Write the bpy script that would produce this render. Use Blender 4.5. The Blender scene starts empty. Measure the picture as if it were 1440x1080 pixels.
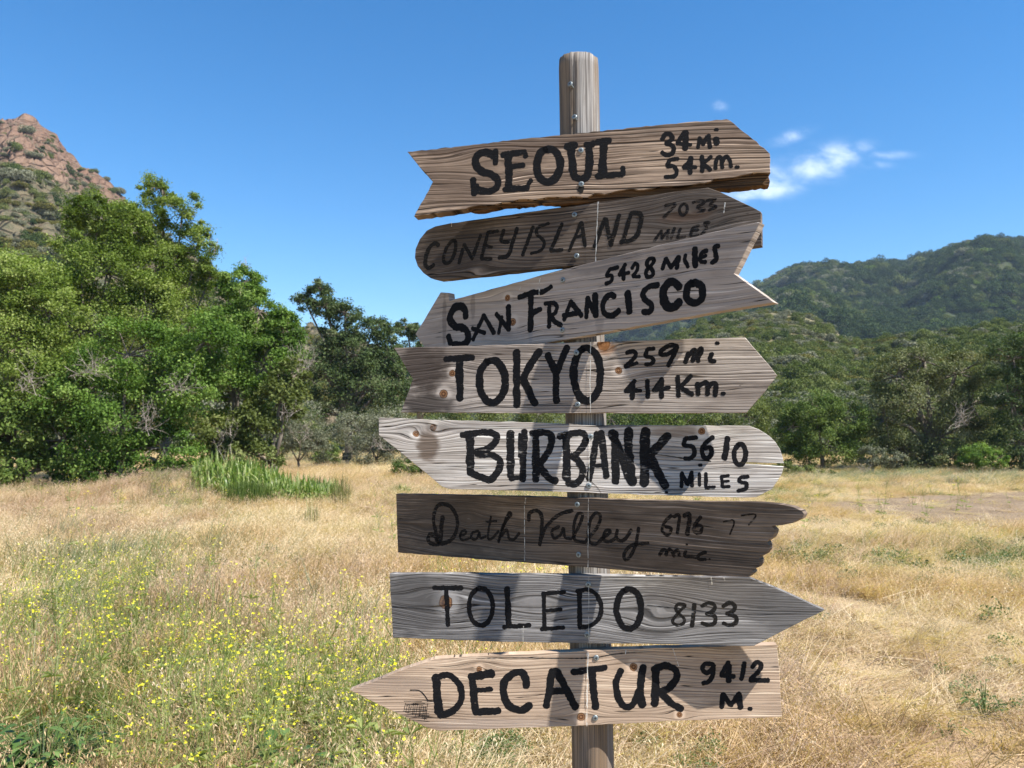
import bpy, bmesh, math, random
import numpy as np
from mathutils import Vector, Matrix, noise as mnoise
from mathutils.geometry import tessellate_polygon

R = math.radians
SC = bpy.context.scene
COL = SC.collection
rng = np.random.default_rng(7)
random.seed(7)

# ------------------------------------------------------------------ camera, sky, sun, exposure
FPX = 1165.0                       # focal length in pixels of the 1440 px wide photograph
HORIZON = 610.0
EYE = 1.6
PITCH = math.atan((HORIZON - 540) / FPX)
cam = bpy.data.cameras.new("camera")
cam.sensor_width = 36
cam.lens = 36 * FPX / 1440
cam.clip_end = 12000
cam.clip_start = 0.05
cam_ob = bpy.data.objects.new("camera", cam)
cam_ob.location = (0, 0, EYE)
cam_ob.rotation_euler = (math.pi / 2 + PITCH, 0, 0)
COL.objects.link(cam_ob)
SC.camera = cam_ob
cam.dof.use_dof = True
cam.dof.focus_distance = 1.74
cam.dof.aperture_fstop = 12.5

SUN_EL, SUN_AZ = R(51), R(118)     # azimuth clockwise from +Y
SUN_DIR = Vector((math.sin(SUN_AZ) * math.cos(SUN_EL), math.cos(SUN_AZ) * math.cos(SUN_EL), math.sin(SUN_EL)))
sun = bpy.data.lights.new("sun", 'SUN')
sun.energy = 5.0
sun.angle = R(0.5)
sun.color = (1.0, 0.95, 0.87)
sun_ob = bpy.data.objects.new("sun", sun)
sun_ob.rotation_euler = (-SUN_DIR).to_track_quat('-Z', 'Y').to_euler()
sun_ob.location = (20, -10, 30)
COL.objects.link(sun_ob)

SC.view_settings.view_transform = 'Standard'
SC.view_settings.look = 'None'
SC.view_settings.exposure = 1.15
SC.view_settings.gamma = 1.0
SC.view_settings.use_curve_mapping = False
SC.render.engine = 'CYCLES'
SC.cycles.max_bounces = 6
SC.cycles.diffuse_bounces = 3
SC.cycles.transparent_max_bounces = 12
SC.cycles.caustics_reflective = False
SC.cycles.caustics_refractive = False


class NB:
    """small helper for building node trees"""
    def __init__(s, tree):
        s.t = tree
        s.n = tree.nodes
        s.l = tree.links

    def node(s, typ, **kw):
        n = s.n.new(typ)
        for k, v in kw.items():
            setattr(n, k, v)
        return n

    def put(s, sock, v):
        if v is None:
            return
        if isinstance(v, bpy.types.NodeSocket):
            s.l.new(v, sock)
        else:
            if sock.type == 'RGBA' and len(v) == 3:
                v = (*v, 1)
            sock.default_value = v

    def m(s, op, a, b=None, c=None, clamp=False):
        n = s.node('ShaderNodeMath', operation=op, use_clamp=clamp)
        s.put(n.inputs[0], a)
        s.put(n.inputs[1], b)
        s.put(n.inputs[2], c)
        return n.outputs[0]

    def xyz(s, x, y, z):
        n = s.node('ShaderNodeCombineXYZ')
        s.put(n.inputs[0], x); s.put(n.inputs[1], y); s.put(n.inputs[2], z)
        return n.outputs[0]

    def sep(s, v):
        n = s.node('ShaderNodeSeparateXYZ')
        s.put(n.inputs[0], v)
        return n.outputs

    def noise(s, vec, scale=5, detail=3, rough=0.5, dist=0.0):
        n = s.node('ShaderNodeTexNoise')
        s.put(n.inputs['Vector'], vec)
        n.inputs['Scale'].default_value = scale
        n.inputs['Detail'].default_value = detail
        n.inputs['Roughness'].default_value = rough
        n.inputs['Distortion'].default_value = dist
        return n.outputs['Fac']

    def voro(s, vec, scale=5, feature='F1', rnd=1.0):
        n = s.node('ShaderNodeTexVoronoi', feature=feature)
        s.put(n.inputs['Vector'], vec)
        n.inputs['Scale'].default_value = scale
        n.inputs['Randomness'].default_value = rnd
        return n

    def ramp(s, fac, stops, interp='LINEAR'):
        n = s.node('ShaderNodeValToRGB')
        n.color_ramp.interpolation = interp
        e = n.color_ramp.elements
        while len(e) < len(stops):
            e.new(0.5)
        for el, (p, c) in zip(e, stops):
            el.position = p
            el.color = (*c, 1) if not isinstance(c, (int, float)) else (c, c, c, 1)
        s.put(n.inputs[0], fac)
        return n.outputs[0]

    def map(s, v, a, b, c=0.0, d=1.0, smooth=False):
        n = s.node('ShaderNodeMapRange')
        n.interpolation_type = 'SMOOTHSTEP' if smooth else 'LINEAR'
        s.put(n.inputs[0], v)
        for i, q in enumerate((a, b, c, d)):
            s.put(n.inputs[i + 1], q)
        return n.outputs[0]

    def mix(s, f, a, b, mode='MIX'):
        n = s.node('ShaderNodeMix', data_type='RGBA', blend_type=mode)
        s.put(n.inputs[0], f); s.put(n.inputs[6], a); s.put(n.inputs[7], b)
        return n.outputs[2]

    def scale(s, v, k):
        n = s.node('ShaderNodeVectorMath', operation='MULTIPLY')
        s.put(n.inputs[0], v); n.inputs[1].default_value = k
        return n.outputs[0]

    def bump(s, h, strength=0.5, dist=0.002):
        n = s.node('ShaderNodeBump')
        n.inputs['Strength'].default_value = strength
        n.inputs['Distance'].default_value = dist
        s.put(n.inputs['Height'], h)
        return n.outputs[0]


# ---- world
world = bpy.data.worlds.new("World")
SC.world = world
world.use_nodes = True
wb = NB(world.node_tree)
for n in list(wb.n):
    wb.n.remove(n)
sky = wb.node('ShaderNodeTexSky', sky_type='NISHITA', sun_disc=False, sun_elevation=SUN_EL,
              sun_rotation=SUN_AZ, altitude=200, air_density=1.0, dust_density=0.0, ozone_density=3.0)
hs = wb.node('ShaderNodeHueSaturation')
hs.inputs['Saturation'].default_value = 1.34
hs.inputs['Value'].default_value = 1.0
wb.l.new(sky.outputs[0], hs.inputs['Color'])
gen = wb.node('ShaderNodeTexCoord').outputs['Generated']
gx, gy, gz = wb.sep(gen)
gyc = wb.m('MAXIMUM', gy, 0.02)
ta = wb.m('DIVIDE', gx, gyc)        # tangent of bearing, tangent of height: directions in the sky
te = wb.m('DIVIDE', gz, gyc)
tv = wb.xyz(ta, te, 0)


def sky_dir(x, y):
    d = px_dir(x, y)
    return d[0] / d[1], d[2] / d[1]


def px_dir(x, y):
    a, b = (x - 720) / FPX, (540 - y) / FPX
    return (a, math.cos(PITCH) - b * math.sin(PITCH), math.sin(PITCH) + b * math.cos(PITCH))


cn = wb.noise(wb.scale(tv, (24, 42, 1)), 1.0, 6, 0.56, 0.25)
cn2 = wb.noise(wb.scale(tv, (9, 16, 1)), 1.0, 3, 0.5)
mask = None
for (cx, cy, rx, ry, k, slope) in [(1150, 230, 62, 25, 1.0, -0.18), (1085, 250, 60, 26, 0.72, -0.1), (1190, 214, 38, 14, 0.75, -0.25), (1075, 271, 60, 13, 0.8, -0.12),
                            (1110, 194, 32, 11, 0.7, -0.3), (1013, 149, 11, 8, 0.75, 0), (1250, 218, 40, 7, 0.5, 0.0), (1225, 232, 30, 8, 0.45, 0)]:
    sx, sy = sky_dir(cx, cy)
    dx = wb.m('SUBTRACT', ta, sx)
    dy0 = wb.m('SUBTRACT', te, sy)
    dy = wb.m('ADD', dy0, wb.m('MULTIPLY', dx, slope))
    q = wb.m('ADD', wb.m('POWER', wb.m('DIVIDE', dx, rx / FPX), 2.0), wb.m('POWER', wb.m('DIVIDE', dy, ry / FPX), 2.0))
    g = wb.m('MULTIPLY', wb.m('EXPONENT', wb.m('MULTIPLY', q, -1.0)), k)
    mask = g if mask is None else wb.m('MAXIMUM', mask, g)
dens = wb.m('MULTIPLY', mask, wb.map(cn, 0.29, 0.70, 0.14, 1.2))
dens = wb.m('MULTIPLY', dens, wb.map(cn2, 0.3, 0.6, 0.6, 1.1))
dens = wb.map(dens, 0.02, 1.05, 0.0, 0.66, True)
dens = wb.m('MULTIPLY', dens, wb.m('GREATER_THAN', gy, 0.05))
skyc = wb.mix(dens, hs.outputs[0], (7.2, 7.9, 9.0))
bg = wb.node('ShaderNodeBackground')
bg.inputs['Strength'].default_value = 0.089
wb.l.new(skyc, bg.inputs['Color'])
wo = wb.node('ShaderNodeOutputWorld')
wb.l.new(bg.outputs[0], wo.inputs['Surface'])


# ------------------------------------------------------------------ geometry helpers
def at(x, y, Y):
    """the point seen at photo pixel (x, y) at distance Y in front of the camera position"""
    d = px_dir(x, y)
    t = Y / d[1]
    return Vector((d[0] * t, Y, EYE + d[2] * t))


def ground_at(x, y):
    d = px_dir(x, y)
    t = EYE / -d[2]
    return d[0] * t, d[1] * t


def tag(o, label=None, cat=None, group=None, kind=None):
    if label: o['label'] = label
    if cat: o['category'] = cat
    if group: o['group'] = group
    if kind: o['kind'] = kind
    return o


def empty(name, loc):
    o = bpy.data.objects.new(name, None)
    o.location = loc
    o.empty_display_size = 0.1
    COL.objects.link(o)
    return o


def new_obj(name, me, mats=(), parent=None, link=True, smooth=False):
    for m in (mats if isinstance(mats, (list, tuple)) else [mats]):
        me.materials.append(m)
    o = bpy.data.objects.new(name, me)
    if link:
        COL.objects.link(o)
    if parent is not None:
        o.parent = parent
        o.matrix_parent_inverse = Matrix.Identity(4)
    if smooth:
        me.polygons.foreach_set('use_smooth', [True] * len(me.polygons))
    return o


def np_mesh(name, verts, faces, attr=None, matidx=None):
    """verts (N,3), faces (M,k) all with k corners; attr: per-vertex float dict"""
    me = bpy.data.meshes.new(name)
    verts = np.ascontiguousarray(verts, dtype=np.float32)
    faces = np.ascontiguousarray(faces, dtype=np.int32)
    k = faces.shape[1]
    me.vertices.add(len(verts))
    me.vertices.foreach_set('co', verts.ravel())
    me.loops.add(faces.size)
    me.loops.foreach_set('vertex_index', faces.ravel())
    me.polygons.add(len(faces))
    me.polygons.foreach_set('loop_start', np.arange(0, faces.size, k, dtype=np.int32))
    if matidx is not None:
        me.polygons.foreach_set('material_index', np.ascontiguousarray(matidx, dtype=np.int32))
    me.update(calc_edges=True)
    for kx, v in (attr or {}).items():
        a = me.attributes.new(kx, 'FLOAT', 'POINT')
        a.data.foreach_set('value', np.ascontiguousarray(v, dtype=np.float32))
    return me


class MB:
    """collects polygons of any size into one mesh"""
    def __init__(s):
        s.v, s.f, s.mi = [], [], []

    def add(s, vs, fs, mi=0):
        b = len(s.v)
        s.v += [tuple(p) for p in vs]
        s.f += [tuple(i + b for i in f) for f in fs]
        s.mi += [mi] * len(fs)

    def tube(s, pts, radii, n=6, mi=0, cap=True):
        pts = [Vector(p) for p in pts]
        vs, fs = [], []
        up = Vector((0.13, 0.27, 1)).normalized()
        for i, p in enumerate(pts):
            t = (pts[min(i + 1, len(pts) - 1)] - pts[max(i - 1, 0)])
            t = t.normalized() if t.length > 1e-9 else Vector((0, 0, 1))
            a = t.cross(up)
            if a.length < 0.05:
                a = t.cross(Vector((1, 0, 0)))
            a.normalize()
            b = t.cross(a)
            for k in range(n):
                w = 2 * math.pi * k / n
                vs.append(p + (a * math.cos(w) + b * math.sin(w)) * radii[i])
        for i in range(len(pts) - 1):
            for k in range(n):
                k2 = (k + 1) % n
                fs.append((i * n + k, i * n + k2, (i + 1) * n + k2, (i + 1) * n + k))
        if cap:
            fs.append(tuple(range(n)))
            fs.append(tuple((len(pts) - 1) * n + k for k in range(n)))
        s.add(vs, fs, mi)

    def mesh(s, name):
        me = bpy.data.meshes.new(name)
        me.from_pydata(s.v, [], s.f)
        me.polygons.foreach_set('material_index', s.mi)
        me.update()
        return me

    def build(s, name, mats, parent=None, smooth=False, fix=True):
        me = s.mesh(name)
        if fix:
            bm = bmesh.new(); bm.from_mesh(me)
            bmesh.ops.recalc_face_normals(bm, faces=bm.faces)
            bm.to_mesh(me); bm.free()
        return new_obj(name, me, mats, parent, smooth=smooth)


def smoothpath(pts, n=5):
    """Catmull-Rom through the points"""
    if len(pts) < 3:
        a, b = np.array(pts[0], float), np.array(pts[-1], float)
        return [tuple(a + (b - a) * t) for t in np.linspace(0, 1, 7)]
    P = [np.array(p, float) for p in pts]
    closed = np.allclose(P[0], P[-1])
    P = ([P[-2]] if closed else [2 * P[0] - P[1]]) + P + ([P[1 + 0 + 0 + 0] if not closed else P[1]] if False else [P[1] if closed else 2 * P[-1] - P[-2]])
    out = []
    for i in range(1, len(P) - 2):
        p0, p1, p2, p3 = P[i - 1], P[i], P[i + 1], P[i + 2]
        for t in np.linspace(0, 1, n, endpoint=False):
            out.append(tuple(0.5 * ((2 * p1) + (-p0 + p2) * t + (2 * p0 - 5 * p1 + 4 * p2 - p3) * t * t + (-p0 + 3 * p1 - 3 * p2 + p3) * t ** 3)))
    out.append(tuple(P[-2]))
    return out


def new_mat(name):
    m = bpy.data.materials.new(name)
    m.use_nodes = True
    nb = NB(m.node_tree)
    for n in list(nb.n):
        nb.n.remove(n)
    out = nb.node('ShaderNodeOutputMaterial')
    return m, nb, out


def principled(nb, out, color, rough=0.7, normal=None, metal=0.0, spec=0.3):
    p = nb.node('ShaderNodeBsdfPrincipled')
    nb.put(p.inputs['Base Color'], color)
    nb.put(p.inputs['Roughness'], rough)
    nb.put(p.inputs['Metallic'], metal)
    nb.put(p.inputs['Specular IOR Level'], spec)
    if normal is not None:
        nb.l.new(normal, p.inputs['Normal'])
    nb.l.new(p.outputs[0], out.inputs['Surface'])
    return p


# ------------------------------------------------------------------ wood, paint, metal
def wood_mat(name, light, dark, patch, spacing=0.008, line=0.7, knots=(), bump=0.6, patch_k=0.6, dirt=(), seed=0.0, fibre=0.5, pale=None):
    """weathered softwood plank: grain runs along local x, flows round the knots"""
    m, nb, out = new_mat(name)
    oc = nb.node('ShaderNodeTexCoord').outputs['Object']
    x, y, z = nb.sep(oc)
    u = nb.m('ADD', x, seed)
    v = z
    near = None
    halo = None
    core = None
    rings = None
    for (kx, kz, r) in knots:
        solid = r > 0
        r = abs(r)
        dx = nb.m('SUBTRACT', x, kx)
        dz = nb.m('SUBTRACT', z, kz)
        q = nb.m('ADD', nb.m('POWER', nb.m('MULTIPLY', dx, 0.5), 2.0), nb.m('POWER', dz, 2.0))
        g = nb.m('EXPONENT', nb.m('DIVIDE', q, -(3.3 * r) ** 2))
        v = nb.m('SUBTRACT', v, nb.m('MULTIPLY', nb.m('SUBTRACT', v, kz), nb.m('MULTIPLY', g, 0.92)))
        d = nb.m('SQRT', nb.m('ADD', nb.m('POWER', dx, 2.0), nb.m('POWER', dz, 2.0)))
        d = nb.m('ADD', d, nb.m('MULTIPLY', nb.m('SUBTRACT', nb.noise(oc, 120, 2), 0.5), r * 0.45))
        dn = nb.m('DIVIDE', d, r)
        c = nb.map(dn, 0.85, 1.05, 1.0, 0.0, True)
        h = nb.map(dn, 1.3, 2.5, 1.0, 0.0, True)
        rg = nb.m('SINE', nb.m('MULTIPLY', dn, 11.0))
        rings = nb.m('MULTIPLY', rg, c) if rings is None else nb.m('ADD', rings, nb.m('MULTIPLY', rg, c))
        if not solid:
            c = nb.m('MULTIPLY', c, 0.0)
            h = nb.m('MULTIPLY', h, 0.18)
        core = c if core is None else nb.m('MAXIMUM', core, c)
        halo = h if halo is None else nb.m('MAXIMUM', halo, h)
    v = nb.m('ADD', v, nb.m('MULTIPLY', nb.m('SUBTRACT', nb.noise(nb.xyz(nb.m('MULTIPLY', u, 3.0), nb.m('MULTIPLY', z, 9.0), 0), 1.0, 2), 0.5), 0.030))
    v = nb.m('ADD', v, nb.m('MULTIPLY', nb.m('SUBTRACT', nb.noise(nb.xyz(nb.m('MULTIPLY', u, 5.0), nb.m('MULTIPLY', z, 60.0), 3.1), 1.0, 2), 0.5), 0.0030))
    vs = nb.m('ADD', v, nb.m('MULTIPLY', nb.noise(nb.xyz(seed, 0, nb.m('MULTIPLY', v, 38.0)), 1.0, 2), 0.016))
    fr = nb.m('FRACT', nb.m('DIVIDE', vs, spacing))
    late = nb.m('MULTIPLY', nb.map(fr, 0.50, 0.86, 0, 1, True), nb.map(fr, 0.92, 1.0, 1, 0, True))
    lv = nb.map(nb.noise(nb.xyz(nb.m('MULTIPLY', u, 1.3), nb.m('MULTIPLY', v, 60.0), 7.7), 1.0, 1), 0.36, 0.60, 0.15, 1.0)
    late = nb.m('MULTIPLY', late, lv)
    fib = nb.noise(nb.xyz(nb.m('MULTIPLY', u, 6.0), nb.m('MULTIPLY', v, 430.0), 0), 1.0, 3, 0.6)
    fib2 = nb.noise(nb.xyz(nb.m('MULTIPLY', u, 2.2), nb.m('MULTIPLY', v, 140.0), 4), 1.0, 3, 0.6)
    pt = nb.noise(nb.xyz(nb.m('MULTIPLY', u, 5.0), nb.m('MULTIPLY', v, 14.0), 2), 1.0, 4, 0.6)
    col = nb.mix(nb.map(pt, 0.36, 0.62, 0, patch_k), light, patch)
    st = nb.noise(nb.xyz(nb.m('MULTIPLY', u, 7.0), nb.m('MULTIPLY', z, 20.0), 31), 1.0, 5, 0.65)
    col = nb.mix(nb.map(st, 0.54, 0.72, 0, 0.65), col, nb.mix(0.4, dark, patch))
    if pale is not None:
        pn = nb.noise(nb.xyz(nb.m('MULTIPLY', u, 3.2), nb.m('MULTIPLY', v, 17.0), 9), 1.0, 3, 0.6)
        col = nb.mix(nb.map(pn, 0.5, 0.68, 0, 0.8), col, pale)
    col = nb.mix(nb.m('MULTIPLY', nb.map(fib2, 0.40, 0.66), fibre), col, nb.mix(0.35, dark, patch))
    col = nb.mix(nb.m('MULTIPLY', nb.map(fib, 0.5, 0.75), fibre * 0.7), col, dark)
    col = nb.mix(nb.m('MULTIPLY', late, line), col, dark)
    # bleached raised fibres and small nicks
    wf = nb.noise(nb.xyz(nb.m('MULTIPLY', u, 3.2), nb.m('MULTIPLY', v, 260.0), 12), 1.0, 3, 0.65)
    col = nb.mix(nb.map(wf, 0.57, 0.68, 0, 0.75), col, tuple(min(0.75, c_ * 1.5 + 0.05) for c_ in light))
    nick = nb.noise(nb.xyz(nb.m('MULTIPLY', x, 60.0), nb.m('MULTIPLY', z, 110.0), seed), 1.0, 2, 0.5)
    col = nb.mix(nb.map(nick, 0.74, 0.80, 0, 0.6), col, dark)
    # long drying checks along the grain
    chk = nb.noise(nb.xyz(nb.m('MULTIPLY', u, 2.2), nb.m('MULTIPLY', v, 120.0), 5.5), 1.0, 1)
    crk = nb.map(nb.m('ABSOLUTE', nb.m('SUBTRACT', chk, 0.62)), 0.003, 0.014, 1.0, 0.0)
    col = nb.mix(nb.m('MULTIPLY', crk, 0.9), col, (0.012, 0.010, 0.009))
    if halo is not None:
        hcol = nb.mix(nb.m('MULTIPLY', late, 0.5), (min(1, light[0] * 1.3), min(1, light[1] * 1.3), min(1, light[2] * 1.3)), dark)
        col = nb.mix(nb.m('MULTIPLY', halo, 0.6), col, hcol)
        kc = nb.mix(nb.map(rings, -0.6, 1.0), (0.10, 0.042, 0.020), (0.27, 0.145, 0.07))
        kc = nb.mix(nb.map(nb.noise(oc, 300, 3), 0.5, 0.7, 0, 0.7), kc, (0.05, 0.025, 0.015))
        rim = nb.m('MULTIPLY', core, nb.m('SUBTRACT', 1.0, core))
        col = nb.mix(nb.m('MULTIPLY', rim, 3.5), col, (0.03, 0.018, 0.012))
        col = nb.mix(core, col, kc)
    for (dx0, dz0, rx, rz, k, dcol) in dirt:      # stains with a shape of their own
        q = nb.m('ADD', nb.m('POWER', nb.m('DIVIDE', nb.m('SUBTRACT', x, dx0), rx), 2.0), nb.m('POWER', nb.m('DIVIDE', nb.m('SUBTRACT', z, dz0), rz), 2.0))
        q = nb.m('ADD', q, nb.m('MULTIPLY', nb.m('SUBTRACT', nb.noise(nb.xyz(nb.m('MULTIPLY', u, 30), nb.m('MULTIPLY', v, 70), 0), 1.0, 3), 0.5), 1.6))
        col = nb.mix(nb.map(q, 0.3, 1.25, k, 0.0, True), col, dcol)
    h = nb.m('ADD', nb.m('MULTIPLY', fib2, 0.55), nb.m('MULTIPLY', fib, 0.3))
    h = nb.m('SUBTRACT', h, nb.m('MULTIPLY', late, 0.75))
    h = nb.m('SUBTRACT', h, nb.m('MULTIPLY', crk, 1.6))
    h = nb.m('ADD', h, nb.m('MULTIPLY', wf, 0.5))
    principled(nb, out, col, 0.82, nb.bump(h, min(1.0, bump * 1.3), 0.0022), spec=0.12)
    return m


def paint_mat(name, col, wear, rough=0.5, seed=0.0, grainy=1.0):
    """brushed black paint; where it has flaked off the wood shows through"""
    m, nb, out = new_mat(name)
    oc = nb.node('ShaderNodeTexCoord').outputs['Object']
    x, y, z = nb.sep(oc)
    u = nb.m('ADD', x, seed)
    n1 = nb.noise(nb.xyz(nb.m('MULTIPLY', u, 55.0), nb.m('MULTIPLY', z, 330.0 * grainy), 0), 1.0, 4, 0.65)
    n2 = nb.noise(nb.xyz(nb.m('MULTIPLY', u, 28.0), nb.m('MULTIPLY', z, 40.0), 2), 1.0, 3, 0.6)
    n = nb.m('ADD', nb.m('MULTIPLY', n1, 0.6), nb.m('MULTIPLY', n2, 0.4))
    off = nb.map(n, 0.66 - 0.24 * wear, 0.70 - 0.12 * wear, 0, 1)
    off = nb.m('MAXIMUM', off, nb.map(n1, 0.45, 0.75, 0.0, 0.06 + 0.3 * wear))
    p = nb.node('ShaderNodeBsdfPrincipled')
    nb.put(p.inputs['Base Color'], nb.mix(nb.map(n1, 0.35, 0.7), col, tuple(c * 1.5 + 0.002 for c in col)))
    nb.put(p.inputs['Roughness'], 0.75)
    p.inputs['Specular IOR Level'].default_value = 0.08
    nb.l.new(nb.bump(n1, 0.35, 0.0008), p.inputs['Normal'])
    tr = nb.node('ShaderNodeBsdfTransparent')
    mx = nb.node('ShaderNodeMixShader')
    nb.put(mx.inputs[0], off)
    nb.l.new(p.outputs[0], mx.inputs[1]); nb.l.new(tr.outputs[0], mx.inputs[2])
    nb.l.new(mx.outputs[0], out.inputs['Surface'])
    return m


def plain_mat(name, col, rough=0.6, metal=0.0, var=0.25, scale=60):
    m, nb, out = new_mat(name)
    oc = nb.node('ShaderNodeTexCoord').outputs['Object']
    n = nb.noise(oc, scale, 4, 0.6)
    c = nb.mix(nb.map(n, 0.3, 0.7), tuple(k * (1 - var) for k in col), tuple(min(1, k * (1 + var)) for k in col))
    principled(nb, out, c, rough, nb.bump(n, 0.2, 0.001), metal)
    return m


M_SCREW = plain_mat('zinc_screw', (0.22, 0.25, 0.26), 0.5, 0.6, 0.5, 700)
M_SLOT = plain_mat('screw_recess', (0.02, 0.02, 0.022), 0.8)
M_STREAK, nb_, out_ = new_mat('pale_streak')
_oc = nb_.node('ShaderNodeTexCoord').outputs['Object']
_n = nb_.noise(nb_.scale(_oc, (500, 500, 90)), 1.0, 3, 0.6)
_p = nb_.node('ShaderNodeBsdfPrincipled'); _p.inputs['Base Color'].default_value = (0.62, 0.60, 0.55, 1); _p.inputs['Roughness'].default_value = 0.8
_t = nb_.node('ShaderNodeBsdfTransparent'); _m = nb_.node('ShaderNodeMixShader')
nb_.put(_m.inputs[0], nb_.map(_n, 0.45, 0.62)); nb_.l.new(_p.outputs[0], _m.inputs[1]); nb_.l.new(_t.outputs[0], _m.inputs[2]); nb_.l.new(_m.outputs[0], out_.inputs['Surface'])
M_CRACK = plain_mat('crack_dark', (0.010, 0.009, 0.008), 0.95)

# ------------------------------------------------------------------ the signpost
POST_Y = 1.79
POST_R = 0.0440
AX0 = at(834, 1080, POST_Y)
AX1 = at(813.5, 86, POST_Y)
AXD = (AX1 - AX0)
def axis_at(z):
    return AX0 + AXD * ((z - AX0.z) / AXD.z)
foot = axis_at(0.0)
signpost = empty('signpost', (foot.x, foot.y, 0))
tag(signpost, 'weathered round wooden post carrying eight hand-painted arrow boards pointing left and right', 'signpost')


def post_mesh():
    n, rows = 64, 150
    z0, z1 = -0.35, AX1.z
    V, F = [], []
    for i in range(rows + 1):
        z = z0 + (z1 - z0) * i / rows
        c = axis_at(z) - Vector((foot.x, foot.y, 0))
        for k in range(n):
            w = 2 * math.pi * k / n
            r = POST_R * (1 + 0.030 * mnoise.noise((math.cos(w) * 1.3, math.sin(w) * 1.3, z * 1.2)) + 0.012 * mnoise.noise((math.cos(w) * 5, math.sin(w) * 5, z * 5)))
            for (wa, wd, ph) in ((-1.95, 0.045, 0.3), (-1.35, 0.035, 1.9), (-0.8, 0.03, 3.7), (-2.5, 0.03, 5.5)):     # drying checks
                da = (w - 2 * math.pi if w > math.pi else w) - (wa + 0.06 * mnoise.noise((ph, z * 2.2, 0)))
                dep = max(0, mnoise.noise((ph * 3, z * 1.1, 2)) + 0.3)
                r -= POST_R * 0.16 * dep * math.exp(-(da / wd) ** 2)
            zz = z
            if i >= rows - 1:
                zz += 0.006 * mnoise.noise((math.cos(w) * 2.2, math.sin(w) * 2.2, 3)) + 0.005 * mnoise.noise((math.cos(w) * 8, math.sin(w) * 8, 5))
            if i == rows:
                r *= 0.975; zz += 0.0015
            V.append((c.x + r * math.cos(w), c.y + r * math.sin(w), zz))
    for i in range(rows):
        for k in range(n):
            F.append((i * n + k, i * n + (k + 1) % n, (i + 1) * n + (k + 1) % n, (i + 1) * n + k))
    top = [rows * n + k for k in range(n)]
    c = axis_at(z1) - Vector((foot.x, foot.y, 0))
    prev = top
    for (q, dz) in ((0.6, 0.008), (0.25, 0.011)):
        ring = []
        for k in range(n):
            w = 2 * math.pi * k / n
            ring.append(len(V))
            V.append((c.x + POST_R * q * math.cos(w), c.y + POST_R * q * math.sin(w), z1 + dz + 0.003 * mnoise.noise((w, q * 9, 1))))
        for k in range(n):
            F.append((prev[k], prev[(k + 1) % n], ring[(k + 1) % n], ring[k]))
        prev = ring
    F.append(tuple(prev))
    me = bpy.data.meshes.new('post')
    me.from_pydata(V, [], F)
    me.update()
    return me


mp, nb, out = new_mat('post_wood')
oc = nb.node('ShaderNodeTexCoord').outputs['Object']
x, y, z = nb.sep(oc)
ang = nb.m('ARCTAN2', y, x)
gv = nb.xyz(nb.m('MULTIPLY', nb.m('COSINE', ang), 1.0), nb.m('SINE', ang), nb.m('MULTIPLY', z, 0.35))
f1 = nb.noise(nb.scale(gv, (16, 16, 9)), 1.0, 4, 0.6)
f2 = nb.noise(nb.scale(gv, (55, 55, 14)), 1.0, 3, 0.6)
pt = nb.noise(nb.scale(gv, (1.6, 1.6, 5)), 1.0, 3, 0.5)
pc = nb.mix(nb.map(pt, 0.44, 0.58), (0.33, 0.315, 0.30), (0.215, 0.165, 0.12))
low = nb.map(z, 0.9, 1.25, 1.0, 0.0)
pc = nb.mix(nb.m('MULTIPLY', low, 0.6), pc, (0.21, 0.125, 0.06))
pc = nb.mix(nb.map(f1, 0.44, 0.60, 0, 0.85), pc, (0.075, 0.065, 0.06))
f3 = nb.noise(nb.scale(gv, (30, 30, 4)), 1.0, 2, 0.5)
pc = nb.mix(nb.map(nb.m('ABSOLUTE', nb.m('SUBTRACT', f3, 0.55)), 0.0, 0.016, 0.9, 0.0), pc, (0.02, 0.017, 0.015))
pb = nb.noise(nb.scale(gv, (5, 5, 22)), 1.0, 4, 0.6)
pc = nb.mix(nb.map(pb, 0.56, 0.70, 0, 0.6), pc, (0.13, 0.105, 0.085))
pc = nb.mix(nb.map(f2, 0.5, 0.75, 0, 0.5), pc, (0.06, 0.05, 0.045))
principled(nb, out, pc, 0.85, nb.bump(nb.m('ADD', nb.m('MULTIPLY', f1, -0.8), nb.m('MULTIPLY', f2, -0.6)), 0.7, 0.002), spec=0.15)
post = new_obj('post', post_mesh(), mp, signpost, smooth=True)

# transcription crops of the photograph: (x offset, y offset, scale)
CR = {'P': (0, 0, 1), 'A': (560, 60, 4.32), 'B': (820, 140, 4.32), 'C': (560, 280, 4.8), 'D': (820, 300, 4.8), 'E': (530, 460, 4.32),
      'F': (820, 460, 4.32), 'G': (530, 680, 4.5), 'H': (820, 680, 4.0), 'I': (490, 880, 4.235), 'J': (810, 880, 4.5)}


def ell(cx, cy, rx, ry, tilt=0.0, n=14):
    o = []
    for i in range(n + 1):
        w = 2 * math.pi * i / n - 1.9
        a, b = rx * math.cos(w), ry * math.sin(w)
        o.append((cx + a * math.cos(tilt) - b * math.sin(tilt), cy + a * math.sin(tilt) + b * math.cos(tilt)))
    return o


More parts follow.
